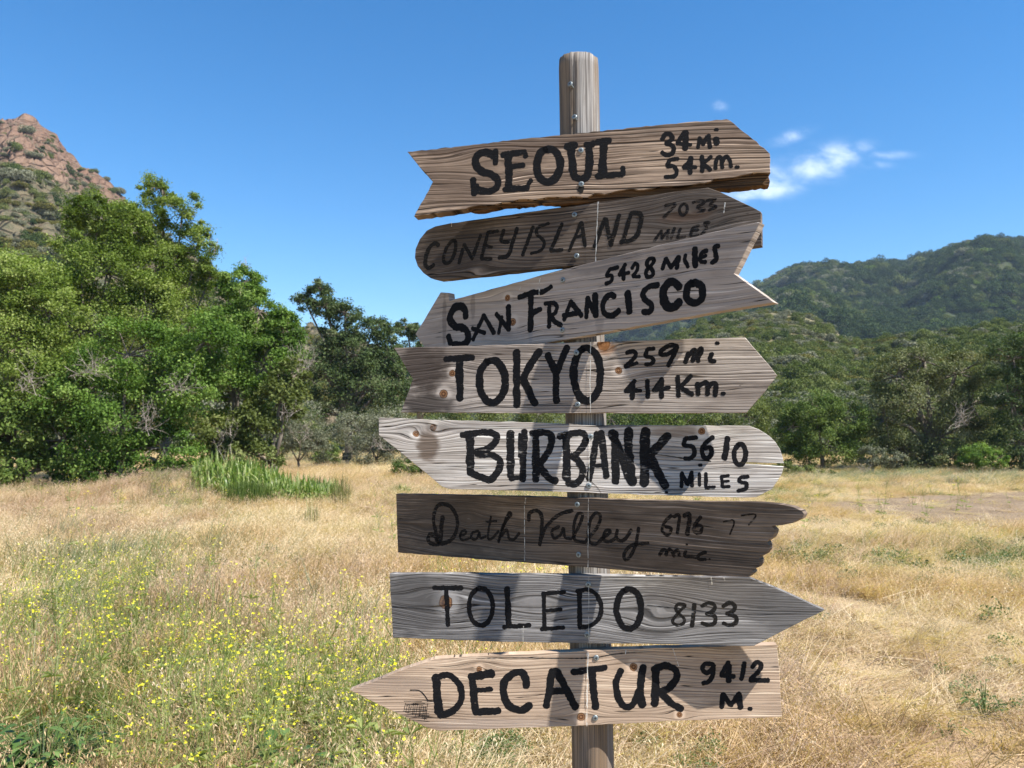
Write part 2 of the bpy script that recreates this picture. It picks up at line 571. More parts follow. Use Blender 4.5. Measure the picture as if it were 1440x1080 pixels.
class Board:
    def __init__(s, yc, yaw, thick, extra=0.0):
        th = R(yaw)
        s.n = Vector((-math.sin(th), -math.cos(th), 0))
        s.u = Vector((math.cos(th), -math.sin(th), 0))
        zc = at(824, yc, POST_Y).z
        a = axis_at(zc)
        s.t = thick
        s.o = a + s.n * (POST_R + thick + extra)
        s.o.z = zc
        s.mat = Matrix(((s.u.x, -s.n.x, 0, s.o.x - foot.x), (s.u.y, -s.n.y, 0, s.o.y - foot.y), (0, 0, 1, s.o.z), (0, 0, 0, 1)))

    def loc(s, x, y):
        """local plank coordinates of the front-face point seen at a photo pixel"""
        d = Vector(px_dir(x, y))
        c = Vector((0, 0, EYE))
        t = (s.o - c).dot(s.n) / d.dot(s.n)
        p = c + d * t - s.o
        return p.dot(s.u), p.z

    def crop(s, c, x, y):
        ox, oy, k = CR[c]
        return s.loc(ox + x / k, oy + y / k)


def slab(pts, t, chamfer=0.0016, front=0.0, jit=0.0005, seg=0.02, seed=1):
    """plank outline (local u, v) to a solid with a worn front arris; front = depth of the front face"""
    r = random.Random(seed)
    P = []
    for i, p in enumerate(pts):
        q = pts[(i + 1) % len(pts)]
        L = math.dist(p, q)
        k = max(1, int(L / seg))
        for j in range(k):
            f = j / k
            jj = jit if j else jit * 0.4
            P.append((p[0] + (q[0] - p[0]) * f + r.uniform(-jj, jj), p[1] + (q[1] - p[1]) * f + r.uniform(-jj, jj)))
    area = sum(P[i][0] * P[(i + 1) % len(P)][1] - P[(i + 1) % len(P)][0] * P[i][1] for i in range(len(P)))
    if area < 0:
        P.reverse()
    n = len(P)
    ins = []
    for i in range(n):
        a, b, c = Vector(P[i - 1]), Vector(P[i]), Vector(P[(i + 1) % n])
        e1 = (b - a).normalized(); e2 = (c - b).normalized()
        n1 = Vector((-e1.y, e1.x)); n2 = Vector((-e2.y, e2.x))
        nn = n1 + n2
        k = min(1.8, 2.0 / max(0.4, nn.length_squared)) if nn.length > 1e-4 else 0
        ins.append(b + nn * (k * 0.5 * chamfer * 2 * 0.5 + 0) * r.uniform(0.7, 1.3))
    V = [(p.x, front, p.y) for p in ins] + [(p[0], front + chamfer, p[1]) for p in P] + [(p[0], t, p[1]) for p in P]
    F = []
    for i in range(n):
        j = (i + 1) % n
        F.append((i, j, n + j, n + i))
        F.append((n + i, n + j, 2 * n + j, 2 * n + i))
    tri = tessellate_polygon([[Vector((p.x, p.y, 0)) for p in ins]])
    F += [tuple(t_) for t_ in tri]
    tri = tessellate_polygon([[Vector((p[0], p[1], 0)) for p in P]])
    F += [tuple(2 * n + i for i in reversed(t_)) for t_ in tri]
    me = bpy.data.meshes.new('direction_board')
    me.from_pydata(V, [], F)
    bm = bmesh.new(); bm.from_mesh(me)
    bmesh.ops.recalc_face_normals(bm, faces=bm.faces)
    bm.to_mesh(me); bm.free()
    return me


def ribbons(b, strokes, taper=True, seed=0, rough=0.13, wk=1.0, lift=0.00012):
    """brush strokes as thin raised paint on the plank front"""
    r = random.Random(seed)
    mb = MB()
    for si, (c, w, pts) in enumerate(strokes):
        k = CR[c][2]
        ww = w * (1.13 if w / k > 7.2 else 1.0) * wk / k * (1.5e-3) * 0.5
        path = smoothpath(pts, 6)
        L = [Vector(b.crop(c, *p)) for p in path]
        # resample evenly
        out_ = [L[0]]
        step = max(0.0016, ww * 0.35)
        for p in L[1:]:
            while (p - out_[-1]).length > step:
                out_.append(out_[-1] + (p - out_[-1]).normalized() * step)
        if len(out_) < 2:
            out_.append(out_[0] + Vector((step, 0)))
        y = -(lift + 0.00001 * si)
        V, F = [], []
        n = len(out_)
        wl = wr = 1.0
        for i, p in enumerate(out_):
            t = (out_[min(i + 1, n - 1)] - out_[max(i - 1, 0)]).normalized()
            nn = Vector((-t.y, t.x))
            wl += (1 - wl) * 0.35 + r.uniform(-rough, rough)
            wr += (1 - wr) * 0.35 + r.uniform(-rough, rough)
            a, c2 = p + nn * ww * wl, p - nn * ww * wr
            V += [(a.x, y, a.y), (c2.x, y, c2.y)]
            if i:
                F.append((2 * i - 2, 2 * i - 1, 2 * i + 1, 2 * i))
        for end, (p, sgn) in enumerate(((out_[0], -1), (out_[-1], 1))):
            t = (out_[1] - out_[0]).normalized() if end == 0 else (out_[-1] - out_[-2]).normalized()
            nn = Vector((-t.y, t.x))
            i0 = 0 if end == 0 else n - 1
            fan = [2 * i0]
            for q in range(1, 6):
                w_ = math.pi * q / 6
                rr = ww * r.uniform(0.80, 1.02)
                d = nn * math.cos(w_) * ww * 0.95 + t * sgn * math.sin(w_) * rr * 0.85
                fan.append(len(V)); V.append((p.x + d.x, y, p.y + d.y))
            fan.append(2 * i0 + 1)
            F.append(tuple(fan))
        mb.add(V, F)
    me = mb.mesh('lettering')
    bm = bmesh.new(); bm.from_mesh(me)
    for f in bm.faces:
        f.normal_update()
        if f.normal.y > 0:
            f.normal_flip()
    bm.to_mesh(me); bm.free()
    return me


def dot(c, x, y, r):
    return (c, r * 1.15, [(x - r * 0.45, y), (x + r * 0.45, y)])


def screw_mesh():
    mb = MB()
    n = 18
    prof = [(0.0058, 0.0), (0.0058, 0.0007), (0.0050, 0.0016), (0.0032, 0.0020)]
    V, F = [], []
    for (r_, h) in prof:
        for k in range(n):
            w = 2 * math.pi * k / n
            V.append((r_ * math.cos(w), -h, r_ * math.sin(w)))
    for i in range(len(prof) - 1):
        for k in range(n):
            F.append((i * n + k, i * n + (k + 1) % n, (i + 1) * n + (k + 1) % n, (i + 1) * n + k))
    F.append(tuple((len(prof) - 1) * n + k for k in range(n)))
    mb.add(V, F, 0)
    a, c = 0.0031, 0.0007
    cr = [(-a, -c), (-c, -c), (-c, -a), (c, -a), (c, -c), (a, -c), (a, c), (c, c), (c, a), (-c, a), (-c, c), (-a, c)]
    w0 = 0.5
    cr = [(p * math.cos(w0) - q * math.sin(w0), p * math.sin(w0) + q * math.cos(w0)) for p, q in cr]
    mb.add([(p, -0.0022, q) for p, q in cr], [(0, 1, 10, 11), (1, 2, 3, 4), (4, 5, 6, 7), (7, 8, 9, 10), (1, 4, 7, 10)], 1)
    return mb.mesh('screw')


SCREW = screw_mesh()
SCREW.materials.append(M_SCREW); SCREW.materials.append(M_SLOT)


def streak(b, parent, pts, w=1.6, seed=0):
    """thin dried pale run down the plank"""
    r = random.Random(seed)
    L = [Vector(b.loc(*p)) for p in pts]
    V, F = [], []
    n = 40
    for i in range(n + 1):
        f = i / n * (len(L) - 1)
        k = min(int(f), len(L) - 2)
        p = L[k] + (L[k + 1] - L[k]) * (f - k)
        ww = 0.00055 * w * (0.6 + 0.9 * abs(mnoise.noise((seed * 3.1, i * 0.23, 0)))) * (1.8 if i < 3 else 1)
        o = 0.0006 * mnoise.noise((seed * 1.7, i * 0.15, 4))
        V += [(p.x - ww + o, -0.0022, p.y), (p.x + ww + o, -0.0022, p.y)]
        if i:
            F.append((2 * i - 2, 2 * i - 1, 2 * i + 1, 2 * i))
    mb = MB(); mb.add(V, F)
    return mb.build('pale_streak', M_STREAK, parent)


def crack(b, parent, pts, w=1.4, seed=0):
    mb = MB()
    L = [Vector(b.loc(*p)) for p in smoothpath(pts, 8)]
    V, F = [], []
    n = len(L)
    for i, p in enumerate(L):
        t = (L[min(i + 1, n - 1)] - L[max(i - 1, 0)]).normalized()
        nn = Vector((-t.y, t.x))
        ww = 0.00075 * w * (0.55 + 0.9 * abs(mnoise.noise((seed, i * 0.5, 0)))) * (1 - 0.75 * i / n)
        V += [((p + nn * ww).x, -0.00045, (p + nn * ww).y), ((p - nn * ww).x, -0.00045, (p - nn * ww).y)]
        if i:
            F.append((2 * i - 2, 2 * i - 1, 2 * i + 1, 2 * i))
    mb.add(V, F)
    return mb.build('crack', M_CRACK, parent)


def board(label, yc, yaw, thick, outline, woodkw, words, numbers, pmat, screws, knots=(), seed=0, nmat=None, extra=0.0, wk=1.0, streaks=(), cracks=(), dirt=()):
    b = Board(yc, yaw, thick, extra)
    kn = [(*b.loc(kx, ky), kr * 1.5e-3) for kx, ky, kr in knots]
    dl = []
    for (dx, dy, rx, ry, k, c) in dirt:
        p = b.loc(dx, dy)
        dl.append((p[0], p[1], rx * 1.5e-3, ry * 1.5e-3, k, c))
    wm = wood_mat('plank_wood', knots=kn, seed=seed * 3.37, dirt=dl, **woodkw)
    me = slab([b.loc(*p) for p in outline], thick, seed=seed, jit=0.0007 if seed != 1 else 0.0012, seg=0.02 if seed != 1 else 0.010)
    ob = new_obj('direction_board', me, wm, signpost)
    ob.matrix_local = b.mat
    ob['label'] = label
    new_obj('place_name', ribbons(b, words, seed=seed, wk=wk), pmat, ob)
    new_obj('distance', ribbons(b, numbers, seed=seed + 50, wk=wk), nmat or pmat, ob)
    for (sx, sy) in screws:
        p = b.loc(sx, sy)
        sc = bpy.data.objects.new('screw', SCREW)
        COL.objects.link(sc)
        sc.parent = ob
        sc.location = (p[0], -0.0006, p[1])
        sc.rotation_euler = (0, random.uniform(0, 3), 0)
    for i, (pts, w) in enumerate(streaks):
        streak(b, ob, pts, w, seed * 7 + i)
    for i, (pts, w) in enumerate(cracks):
        crack(b, ob, pts, w, seed * 5 + i)
    return b, ob


P_BLACK = paint_mat('black_paint', (0.006, 0.006, 0.007), 0.20)
P_SMOOTH = paint_mat('solid_black_paint', (0.006, 0.006, 0.007), 0.08, seed=3)
P_FLAKED = paint_mat('flaked_black_paint', (0.007, 0.007, 0.008), 0.46, seed=5)
P_FADED = paint_mat('faded_black_paint', (0.012, 0.011, 0.010), 0.52, seed=9)
P_GHOST = paint_mat('worn_off_paint', (0.014, 0.012, 0.011), 0.78, seed=13)

YAW = dict(seoul=9, coney=23, sanfran=38, tokyo=14.3, burbank=3.5, death=34, toledo=9.6, decatur=0)

# --- SEOUL
W = [('A', 32, [(592, 655), (590, 740)]), ('A', 42, [(585, 690), (545, 668), (500, 672), (470, 705), (475, 750), (510, 785), (560, 797), (600, 828), (605, 870), (570, 900), (520, 905), (480, 892), (462, 868)]),
     ('A', 34, [(455, 830), (462, 925)]),
     ('A', 42, [(668, 675), (674, 890)]), ('A', 36, [(635, 684), (768, 664)]), ('A', 30, [(765, 660), (776, 698)]), ('A', 34, [(680, 757), (762, 744)]),
     ('A', 34, [(648, 892), (788, 882)]), ('A', 30, [(778, 885), (808, 832)]),
     ('A', 42, ell(912, 745, 72, 100, 0.08)),
     ('A', 42, [(1050, 632), (1058, 740), (1066, 800), (1085, 822), (1112, 830), (1140, 818), (1156, 780), (1160, 700), (1162, 622)]), ('A', 40, [(1022, 632), (1078, 624)]), ('A', 34, [(1140, 620), (1192, 612)]),
     ('B', 44, [(125, 255), (118, 452)]), ('B', 34, [(86, 258), (165, 248)]), ('B', 32, [(85, 466), (244, 454)]), ('B', 28, [(241, 412), (245, 458)])]
N = [('B', 28, [(480, 240), (500, 212), (530, 210), (540, 238), (505, 266)]), ('B', 28, [(505, 268), (540, 278), (550, 310), (530, 335), (500, 336), (478, 318)]),
     ('B', 26, [(618, 195), (572, 264)]), ('B', 26, [(572, 268), (655, 275)]), ('B', 32, [(624, 198), (620, 305)]),
     ('B', 24, [(697, 292), (708, 232)]), ('B', 24, [(708, 235), (728, 275)]), ('B', 24, [(728, 275), (755, 222)]), ('B', 26, [(762, 218), (770, 295)]),
     dot('B', 810, 183, 17), ('B', 32, [(808, 237), (810, 272)]),
     ('B', 26, [(575, 360), (525, 367)]), ('B', 26, [(525, 368), (512, 405), (550, 405), (568, 435), (555, 465), (498, 470)]),
     ('B', 26, [(660, 358), (610, 412)]), ('B', 26, [(612, 415), (685, 411)]), ('B', 30, [(654, 352), (650, 448)]),
     ('B', 26, [(722, 345), (724, 438)]), ('B', 22, [(778, 345), (730, 392)]), ('B', 26, [(730, 392), (775, 430)]),
     ('B', 24, [(805, 420), (806, 372)]), ('B', 24, [(806, 380), (822, 350), (840, 358), (846, 415)]), ('B', 24, [(846, 380), (868, 345), (888, 360), (900, 412)]), dot('B', 937, 410, 19)]
b_s, o_s = board('weathered ridged plank lettered SEOUL 34 mi 54 Km, uppermost, notched at its left end', 236, YAW['seoul'], 0.034,
    [(572.7, 213.2), (640, 206), (720, 196.5), (820, 186.5), (930, 175), (1022, 167), (1026, 168.5), (1075, 208), (1083, 216), (1083.4, 243), (1060, 243), (1032, 250), (1006, 251), (998, 256), (960, 262), (930, 262), (905, 267), (884, 266), (850, 273), (836, 272), (824, 279), (806, 276), (790, 278), (770, 277), (752, 281), (735, 280), (700, 287), (668, 290), (648, 295), (582, 304), (608.6, 255.6)],
    dict(light=(0.38, 0.28, 0.205), dark=(0.016, 0.011, 0.009), patch=(0.14, 0.098, 0.074), spacing=0.0100, line=1.0, bump=0.9, patch_k=0.8),
    W, N, P_BLACK, [(817, 211.6), (817.4, 259)], knots=[(690, 232, -8)], seed=1, dirt=[(720, 204, 190, 12, 0.75, (0.085, 0.06, 0.047)), (640, 250, 70, 50, 0.55, (0.11, 0.078, 0.06)), (960, 182, 90, 9, 0.5, (0.12, 0.09, 0.07))])
M_SPLINT = wood_mat('split_wood', (0.14, 0.075, 0.03), (0.03, 0.016, 0.01), (0.06, 0.032, 0.018), spacing=0.006, line=0.9, bump=1.0, seed=4)
me = slab([b_s.loc(*p) for p in [(646, 292), (700, 281), (790, 267), (830, 270), (900, 257), (945, 258), (1000, 248), (1040, 243), (1082.5, 240), (1083.0, 259), (1020, 265), (930, 274), (850, 283), (822, 284), (790, 285.7), (760, 284), (727, 289), (716, 288), (684, 294), (664, 295)]],
          0.031, chamfer=0.004, front=0.008, jit=0.0022, seg=0.008, seed=3)
new_obj('splintered_edge', me, M_SPLINT, o_s)
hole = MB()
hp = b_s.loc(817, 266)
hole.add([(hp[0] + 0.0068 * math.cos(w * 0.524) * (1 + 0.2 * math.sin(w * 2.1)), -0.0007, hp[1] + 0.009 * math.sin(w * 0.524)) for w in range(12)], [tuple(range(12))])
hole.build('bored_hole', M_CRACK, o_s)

# --- CONEY ISLAND
W = [('C', 32, [(272, 312), (250, 297), (215, 322), (190, 380), (182, 440), (205, 466), (240, 442)]),
     ('C', 28, [(385, 285), (352, 290), (318, 350), (305, 412), (325, 434), (358, 412), (385, 350), (385, 285)]),
     ('C', 26, [(410, 432), (445, 305)]), ('C', 26, [(445, 305), (498, 400)]), ('C', 26, [(498, 405), (558, 240)]),
     ('C', 26, [(605, 225), (672, 216)]), ('C', 28, [(605, 228), (562, 400)]), ('C', 24, [(585, 312), (632, 325)]), ('C', 26, [(562, 404), (632, 404)]),
     ('C', 28, [(712, 210), (695, 280), (745, 290)]), ('C', 30, [(802, 198), (770, 300), (742, 380), (680, 395)]),
     ('C', 28, [(910, 188), (840, 378)]),
     ('C', 24, [(1015, 165), (945, 192), (935, 235), (985, 288), (965, 345), (895, 368)]),
     ('C', 28, [(1105, 168), (1030, 345)]), ('C', 26, [(1030, 350), (1108, 342)]),
     ('C', 24, [(1155, 350), (1235, 155)]), ('C', 26, [(1238, 158), (1262, 320)]), ('C', 20, [(1190, 262), (1255, 238)]),
     ('P', 6.2, [(836, 347), (851, 307)]), ('P', 6.4, [(852, 308), (859, 344)]), ('P', 6.6, [(859, 345), (871, 302)]),
     ('B', 26, [(242, 862), (292, 692)]), ('B', 30, [(292, 692), (345, 694), (352, 750), (315, 840), (228, 868)])]
N = [('B', 20, [(500, 645), (560, 635), (525, 680), (488, 720)]), ('B', 18, ell(610, 668, 24, 34, 0.2)),
     ('B', 18, [(668, 625), (720, 615), (735, 630), (690, 655), (738, 668), (690, 695)]), ('B', 18, [(752, 615), (808, 602), (770, 640), (810, 650), (765, 672)]),
     ('B', 17, [(432, 860), (476, 795)]), ('B', 17, [(476, 795), (478, 845)]), ('B', 17, [(478, 845), (520, 790)]), ('B', 17, [(520, 790), (512, 848)]), ('B', 18, [(556, 780), (532, 848)]),
     ('B', 18, [(592, 785), (572, 838)]), ('B', 16, [(572, 840), (622, 832)]), ('B', 18, [(702, 765), (668, 778), (652, 830)]), ('B', 16, [(660, 800), (700, 792)]), ('B', 16, [(652, 832), (705, 824)]),
     ('B', 18, [(768, 748), (738, 752), (752, 785), (715, 822)])]
board('dark plank with rounded left end lettered CONEY ISLAND in faded slanting paint, second from the top', 325, YAW['coney'], 0.021,
    [(632, 314), (612, 318), (600, 324), (590, 336), (584, 350), (583, 362), (587, 374), (595, 384), (605, 391), (618, 394), (660, 389.5), (789, 375.5), (900, 364), (1059, 347), (1070.7, 345), (1070.3, 298), (1058, 291), (1012, 269.6), (996, 263.8), (930, 272), (850, 283), (743, 297.7)],
    dict(light=(0.22, 0.172, 0.135), dark=(0.020, 0.015, 0.012), patch=(0.085, 0.064, 0.050), spacing=0.008, line=0.8, bump=0.7, patch_k=0.85),
    W, N, P_FADED, [(808, 302), (811, 360)], knots=[(676, 381, -7), (968, 297, -7)], seed=2, nmat=P_GHOST,
    streaks=[([(841.5, 284), (840, 320), (838, 368)], 2.3), ([(1020, 285), (1018, 300)], 2.4), ([(635, 313), (635.5, 319)], 1.6)],
    dirt=[(640, 345, 75, 45, 0.8, (0.05, 0.04, 0.034)), (960, 300, 120, 34, 0.5, (0.075, 0.062, 0.053)), (965, 305, 40, 8, 0.5, (0.09, 0.05, 0.03))])

# --- SAN FRANCISCO
W = [('C', 44, [(455, 795), (450, 745), (420, 720), (385, 730), (355, 770), (352, 820), (385, 860), (440, 872), (470, 905), (468, 955), (430, 985), (370, 982)]), ('C', 40, [(338, 925), (352, 975)]),
     ('C', 30, [(505, 950), (578, 782)]), ('C', 32, [(578, 785), (648, 905)]), ('C', 28, [(500, 872), (585, 905)]),
     ('C', 26, [(678, 905), (700, 792)]), ('C', 32, [(662, 775), (745, 880)]), ('C', 36, [(745, 878), (745, 720)]),
     ('C', 34, [(815, 662), (910, 632), (980, 625), (1032, 592)]), ('C', 38, [(893, 640), (895, 780), (890, 890)]), ('C', 34, [(912, 765), (965, 742)]),
     ('C', 30, [(1022, 702), (1018, 868)]), ('C', 28, [(992, 705), (1050, 702), (1072, 728), (1058, 768), (1030, 790)]), ('C', 30, [(1030, 788), (1058, 828), (1100, 852)]),
     ('C', 28, [(1120, 815), (1165, 690)]), ('C', 32, [(1165, 692), (1240, 792)]), ('C', 30, [(1115, 785), (1225, 765)]),
     ('C', 30, [(1270, 798), (1278, 665)]), ('C', 34, [(1278, 668), (1335, 785)]), ('C', 36, [(1335, 785), (1328, 642)]),
     ('D', 34, [(212, 562), (185, 550), (150, 575), (133, 630), (150, 682), (195, 692), (245, 652)]),
     ('D', 36, [(302, 535), (312, 668)]),
     ('D', 34, [(505, 482), (445, 495), (405, 535), (415, 580), (460, 612), (465, 645), (440, 665), (405, 664)]),
     ('D', 42, [(648, 498), (610, 462), (570, 475), (542, 530), (550, 600), (585, 638), (625, 625), (652, 592)]),
     ('D', 36, ell(752, 538, 58, 68, 0.1))]
N = [('D', 24, [(235, 365), (178, 378)]), ('D', 24, [(178, 380), (160, 420), (195, 422), (190, 460), (152, 475)]),
     ('D', 24, [(285, 345), (242, 418)]), ('D', 22, [(245, 418), (310, 400)]), ('D', 26, [(274, 360), (274, 448)]),
     ('D', 22, [(330, 372), (350, 338), (368, 350), (365, 382), (335, 422)]), ('D', 22, [(338, 426), (385, 428)]),
     ('D', 24, [(478, 308), (445, 308), (430, 345), (468, 385), (468, 420), (435, 428), (425, 392), (462, 352), (478, 308)]),
     ('D', 24, [(535, 375), (560, 305)]), ('D', 24, [(560, 305), (592, 368)]), ('D', 24, [(592, 368), (645, 292)]), ('D', 26, [(645, 292), (632, 372)]),
     ('D', 22, [(692, 282), (685, 318), (702, 345), (708, 365)]), ('D', 34, [(755, 238), (758, 360)]),
     ('D', 24, [(835, 252), (802, 268), (790, 320), (830, 330)]), ('D', 20, [(798, 296), (830, 285)]),
     ('D', 26, [(915, 220), (888, 230), (895, 278), (898, 308), (868, 335)])]
board('smooth grey plank tilted up to the right, lettered SAN FRANCISCO 5428 MILES, with a notched right end', 420, YAW['sanfran'], 0.021,
    [(619.4, 411), (630.8, 411.7), (632, 422.7), (700, 404), (790, 379), (860, 362), (950, 339), (1064.5, 312), (1069, 313), (1032.5, 384.4), (1088.8, 425.4), (1000, 440), (820, 473), (720, 491), (632, 507), (629, 517), (617, 518), (584, 470)],
    dict(light=(0.39, 0.335, 0.295), dark=(0.12, 0.098, 0.084), patch=(0.29, 0.235, 0.195), spacing=0.012, line=0.3, bump=0.3, patch_k=0.5, fibre=0.2),
    W, N, P_SMOOTH, [(791.7, 394), (791, 464)], knots=[(713.8, 419, 5), (721, 453, 6)], seed=3, wk=1.2,
    streaks=[([(760, 391), (759, 415)], 2.6), ([(733, 401), (731, 413)], 1.6)],
    dirt=[(625, 450, 5, 45, 0.45, (0.07, 0.055, 0.05)), (665, 430, 5, 25, 0.4, (0.10, 0.08, 0.07)), (746, 455, 5, 40, 0.45, (0.18, 0.18, 0.19)), (850, 372, 60, 14, 0.5, (0.13, 0.11, 0.10)), (1000, 345, 60, 12, 0.35, (0.12, 0.10, 0.09)), (843, 440, 8, 40, 0.4, (0.15, 0.13, 0.12))])

# --- TOKYO
W = [('E', 36, [(418, 195), (588, 185)]), ('E', 46, [(502, 195), (505, 438)]), ('E', 42, ell(700, 330, 78, 128)),
     ('E', 40, [(850, 148), (850, 482)]), ('E', 38, [(990, 145), (940, 215), (888, 310)]), ('E', 42, [(886, 310), (965, 470)]),
     ('E', 40, [(1040, 168), (1085, 275)]), ('E', 38, [(1155, 122), (1085, 290)]), ('E', 36, [(1086, 275), (1090, 458)]),
     ('P', 9.5, ell(825.5, 526.5, 19, 37.5))]
N = [('F', 26, [(265, 158), (300, 145), (322, 162), (310, 190), (280, 218), (256, 240)]), ('F', 24, [(256, 242), (330, 218)]),
     ('F', 26, [(430, 130), (388, 136)]), ('F', 26, [(388, 138), (380, 178), (415, 185), (428, 208), (405, 225), (378, 226)]),
     ('F', 28, [(570, 115), (525, 112), (480, 140), (470, 165), (500, 168), (545, 148), (570, 118)]), ('F', 28, [(570, 118), (545, 180), (515, 238)]),
     ('F', 26, [(620, 215), (642, 155)]), ('F', 26, [(635, 180), (672, 135), (682, 150), (665, 208)]), ('F', 26, [(672, 180), (712, 130), (722, 145), (700, 185), (700, 210)]),
     ('F', 28, [(782, 162), (772, 195), (785, 208), (802, 206)]), dot('F', 815, 98, 17),
     ('F', 26, [(315, 325), (258, 388)]), ('F', 26, [(258, 388), (350, 385)]), ('F', 28, [(302, 338), (298, 438)]), ('F', 28, [(390, 325), (393, 428)]),
     ('F', 26, [(480, 315), (428, 384)]), ('F', 26, [(428, 384), (525, 366)]), ('F', 28, [(478, 325), (476, 430)]),
     ('F', 28, [(576, 302), (580, 422)]), ('F', 26, [(656, 295), (592, 365)]), ('F', 30, [(592, 365), (665, 413)]),
     ('F', 28, [(695, 342), (700, 412)]), ('F', 28, [(700, 360), (738, 335), (756, 350), (755, 412)]), ('F', 28, [(756, 365), (788, 338), (806, 355), (802, 418)]), dot('F', 852, 403, 19)]
board('knotty grey plank lettered TOKYO 259 mi 414 Km, pointed at its right end and notched at its left', 530, YAW['tokyo'], 0.021,
    [(554, 489), (640, 487), (740, 484), (829, 481), (940, 477.5), (1048, 474.3), (1070, 500), (1093, 528.3), (1074, 553), (1050, 580.4), (900, 581), (740, 581), (563.6, 580), (580, 533)],
    dict(light=(0.46, 0.395, 0.34), dark=(0.04, 0.033, 0.030), patch=(0.22, 0.175, 0.145), spacing=0.0068, line=0.8, bump=0.6, patch_k=0.7),
    W, N, P_BLACK, [(810.6, 496), (812.4, 569)], knots=[(636, 525, 5), (623.8, 554, 6.5), (869.8, 521, 5), (849, 484, 9)], seed=4,
    streaks=[([(831, 481), (830, 530), (830.5, 580)], 2.0)],
    dirt=[(592, 515, 46, 46, 0.92, (0.060, 0.046, 0.039)), (600, 568, 48, 16, 0.85, (0.055, 0.044, 0.038)), (680, 494, 120, 9, 0.55, (0.10, 0.08, 0.068)), (853, 490, 14, 10, 0.7, (0.25, 0.11, 0.04)), (985, 500, 14, 30, 0.25, (0.12, 0.09, 0.07))])

# --- BURBANK
W = [('E', 44, [(565, 650), (570, 890)]), ('E', 36, [(518, 655), (600, 642), (690, 640), (728, 662), (715, 705), (665, 745), (600, 762)]), ('E', 38, [(610, 772), (700, 778), (745, 805), (742, 860), (695, 922), (640, 915), (578, 885)]),
     ('E', 42, [(812, 642), (812, 908)]), ('E', 30, [(812, 922), (850, 915), (885, 912)]), ('E', 36, [(896, 632), (886, 930)]), ('E', 20, [(868, 650), (866, 790)]),
     ('E', 40, [(965, 640), (965, 932)]), ('E', 36, [(940, 645), (1020, 640), (1060, 668), (1048, 740), (1005, 810), (970, 832)]), ('E', 38, [(985, 830), (1040, 912), (1092, 936)]),
     ('E', 42, [(1150, 660), (1155, 928)]), ('E', 36, [(1108, 665), (1190, 645), (1250, 642), (1272, 680), (1240, 740), (1190, 790)]), ('E', 38, [(1180, 782), (1238, 830), (1248, 900), (1210, 950), (1160, 945)]),
     ('F', 36, [(85, 645), (38, 928)]), ('F', 36, [(108, 640), (140, 908)]), ('F', 26, [(62, 842), (128, 840)]),
     ('F', 44, [(192, 645), (198, 945)]), ('F', 46, [(175, 640), (300, 950)]), ('F', 48, [(276, 628), (280, 790), (300, 948)]),
     ('F', 54, [(380, 630), (370, 955)]), ('F', 44, [(515, 660), (402, 780)]), ('F', 48, [(408, 790), (500, 965)])]
N = [('F', 28, [(688, 672), (622, 677)]), ('F', 28, [(622, 678), (614, 718), (662, 725), (675, 765), (655, 795), (618, 798)]),
     ('F', 28, [(788, 668), (745, 705), (722, 755), (745, 800), (780, 772), (772, 730), (735, 738)]), ('F', 32, [(876, 675), (860, 802)]), ('F', 30, ell(952, 773, 36, 62, 0.08)),
     ('F', 24, [(598, 970), (600, 885)]), ('F', 24, [(600, 885), (635, 958)]), ('F', 24, [(635, 958), (660, 882)]), ('F', 24, [(660, 880), (662, 968)]),
     ('F', 20, [(706, 890), (708, 962)]), dot('F', 712, 838, 16), ('F', 22, [(746, 890), (746, 972)]), ('F', 20, [(746, 975), (800, 970)]),
     ('F', 20, [(842, 905), (846, 970)]), ('F', 18, [(842, 908), (888, 900)]), ('F', 18, [(846, 938), (885, 935)]), ('F', 18, [(846, 970), (890, 968)]),
     ('F', 24, [(1002, 908), (958, 915), (952, 938), (992, 950), (985, 982), (940, 995)]), dot('F', 508, 1003, 14)]
board('silvery plank lettered BURBANK 5610 MILES with a split in its rounded right end and a slanted left end', 645, YAW['burbank'], 0.021,
    [(532.3, 587.3), (622.6, 590.8), (720, 593), (820, 597.5), (940, 598), (1053.8, 599), (1068, 604), (1081.6, 612.8), (1091, 622), (1097, 632), (1101, 643), (1102.5, 651.4), (1078, 651.5), (1040, 650.3), (1000, 648), (1040, 651.2), (1076, 654), (1102.5, 656.2), (1099, 668), (1086, 688), (1064, 699.2), (1028, 699.6), (940, 697), (857, 694), (796, 692), (632, 688), (621.4, 684.5), (575, 646), (532.3, 611.6)],
    dict(light=(0.50, 0.46, 0.425), dark=(0.055, 0.046, 0.042), patch=(0.31, 0.26, 0.215), spacing=0.0075, line=0.65, bump=0.6, patch_k=0.6, pale=(0.62, 0.59, 0.56)),
    W, N, P_FLAKED, [(830.4, 614), (828, 683)], knots=[(585, 610, 4.6), (609.4, 601, 4.6), (986.7, 606.3, 5)], seed=5, nmat=P_BLACK,
    streaks=[([(829.5, 616), (828.5, 650), (828, 680)], 1.3)],
    cracks=[([(1000, 648.5), (970, 646), (935, 640.5), (900, 637), (880, 635)], 2.4), ([(810, 652), (825, 672), (838, 683), (846, 694)], 2.0)],
    dirt=[(602, 626, 18, 24, 0.85, (0.10, 0.07, 0.05)), (950, 607, 36, 8, 0.5, (0.16, 0.10, 0.06)), (600, 603, 60, 8, 0.4, (0.12, 0.10, 0.09)), (660, 600, 90, 7, 0.35, (0.12, 0.10, 0.09))])

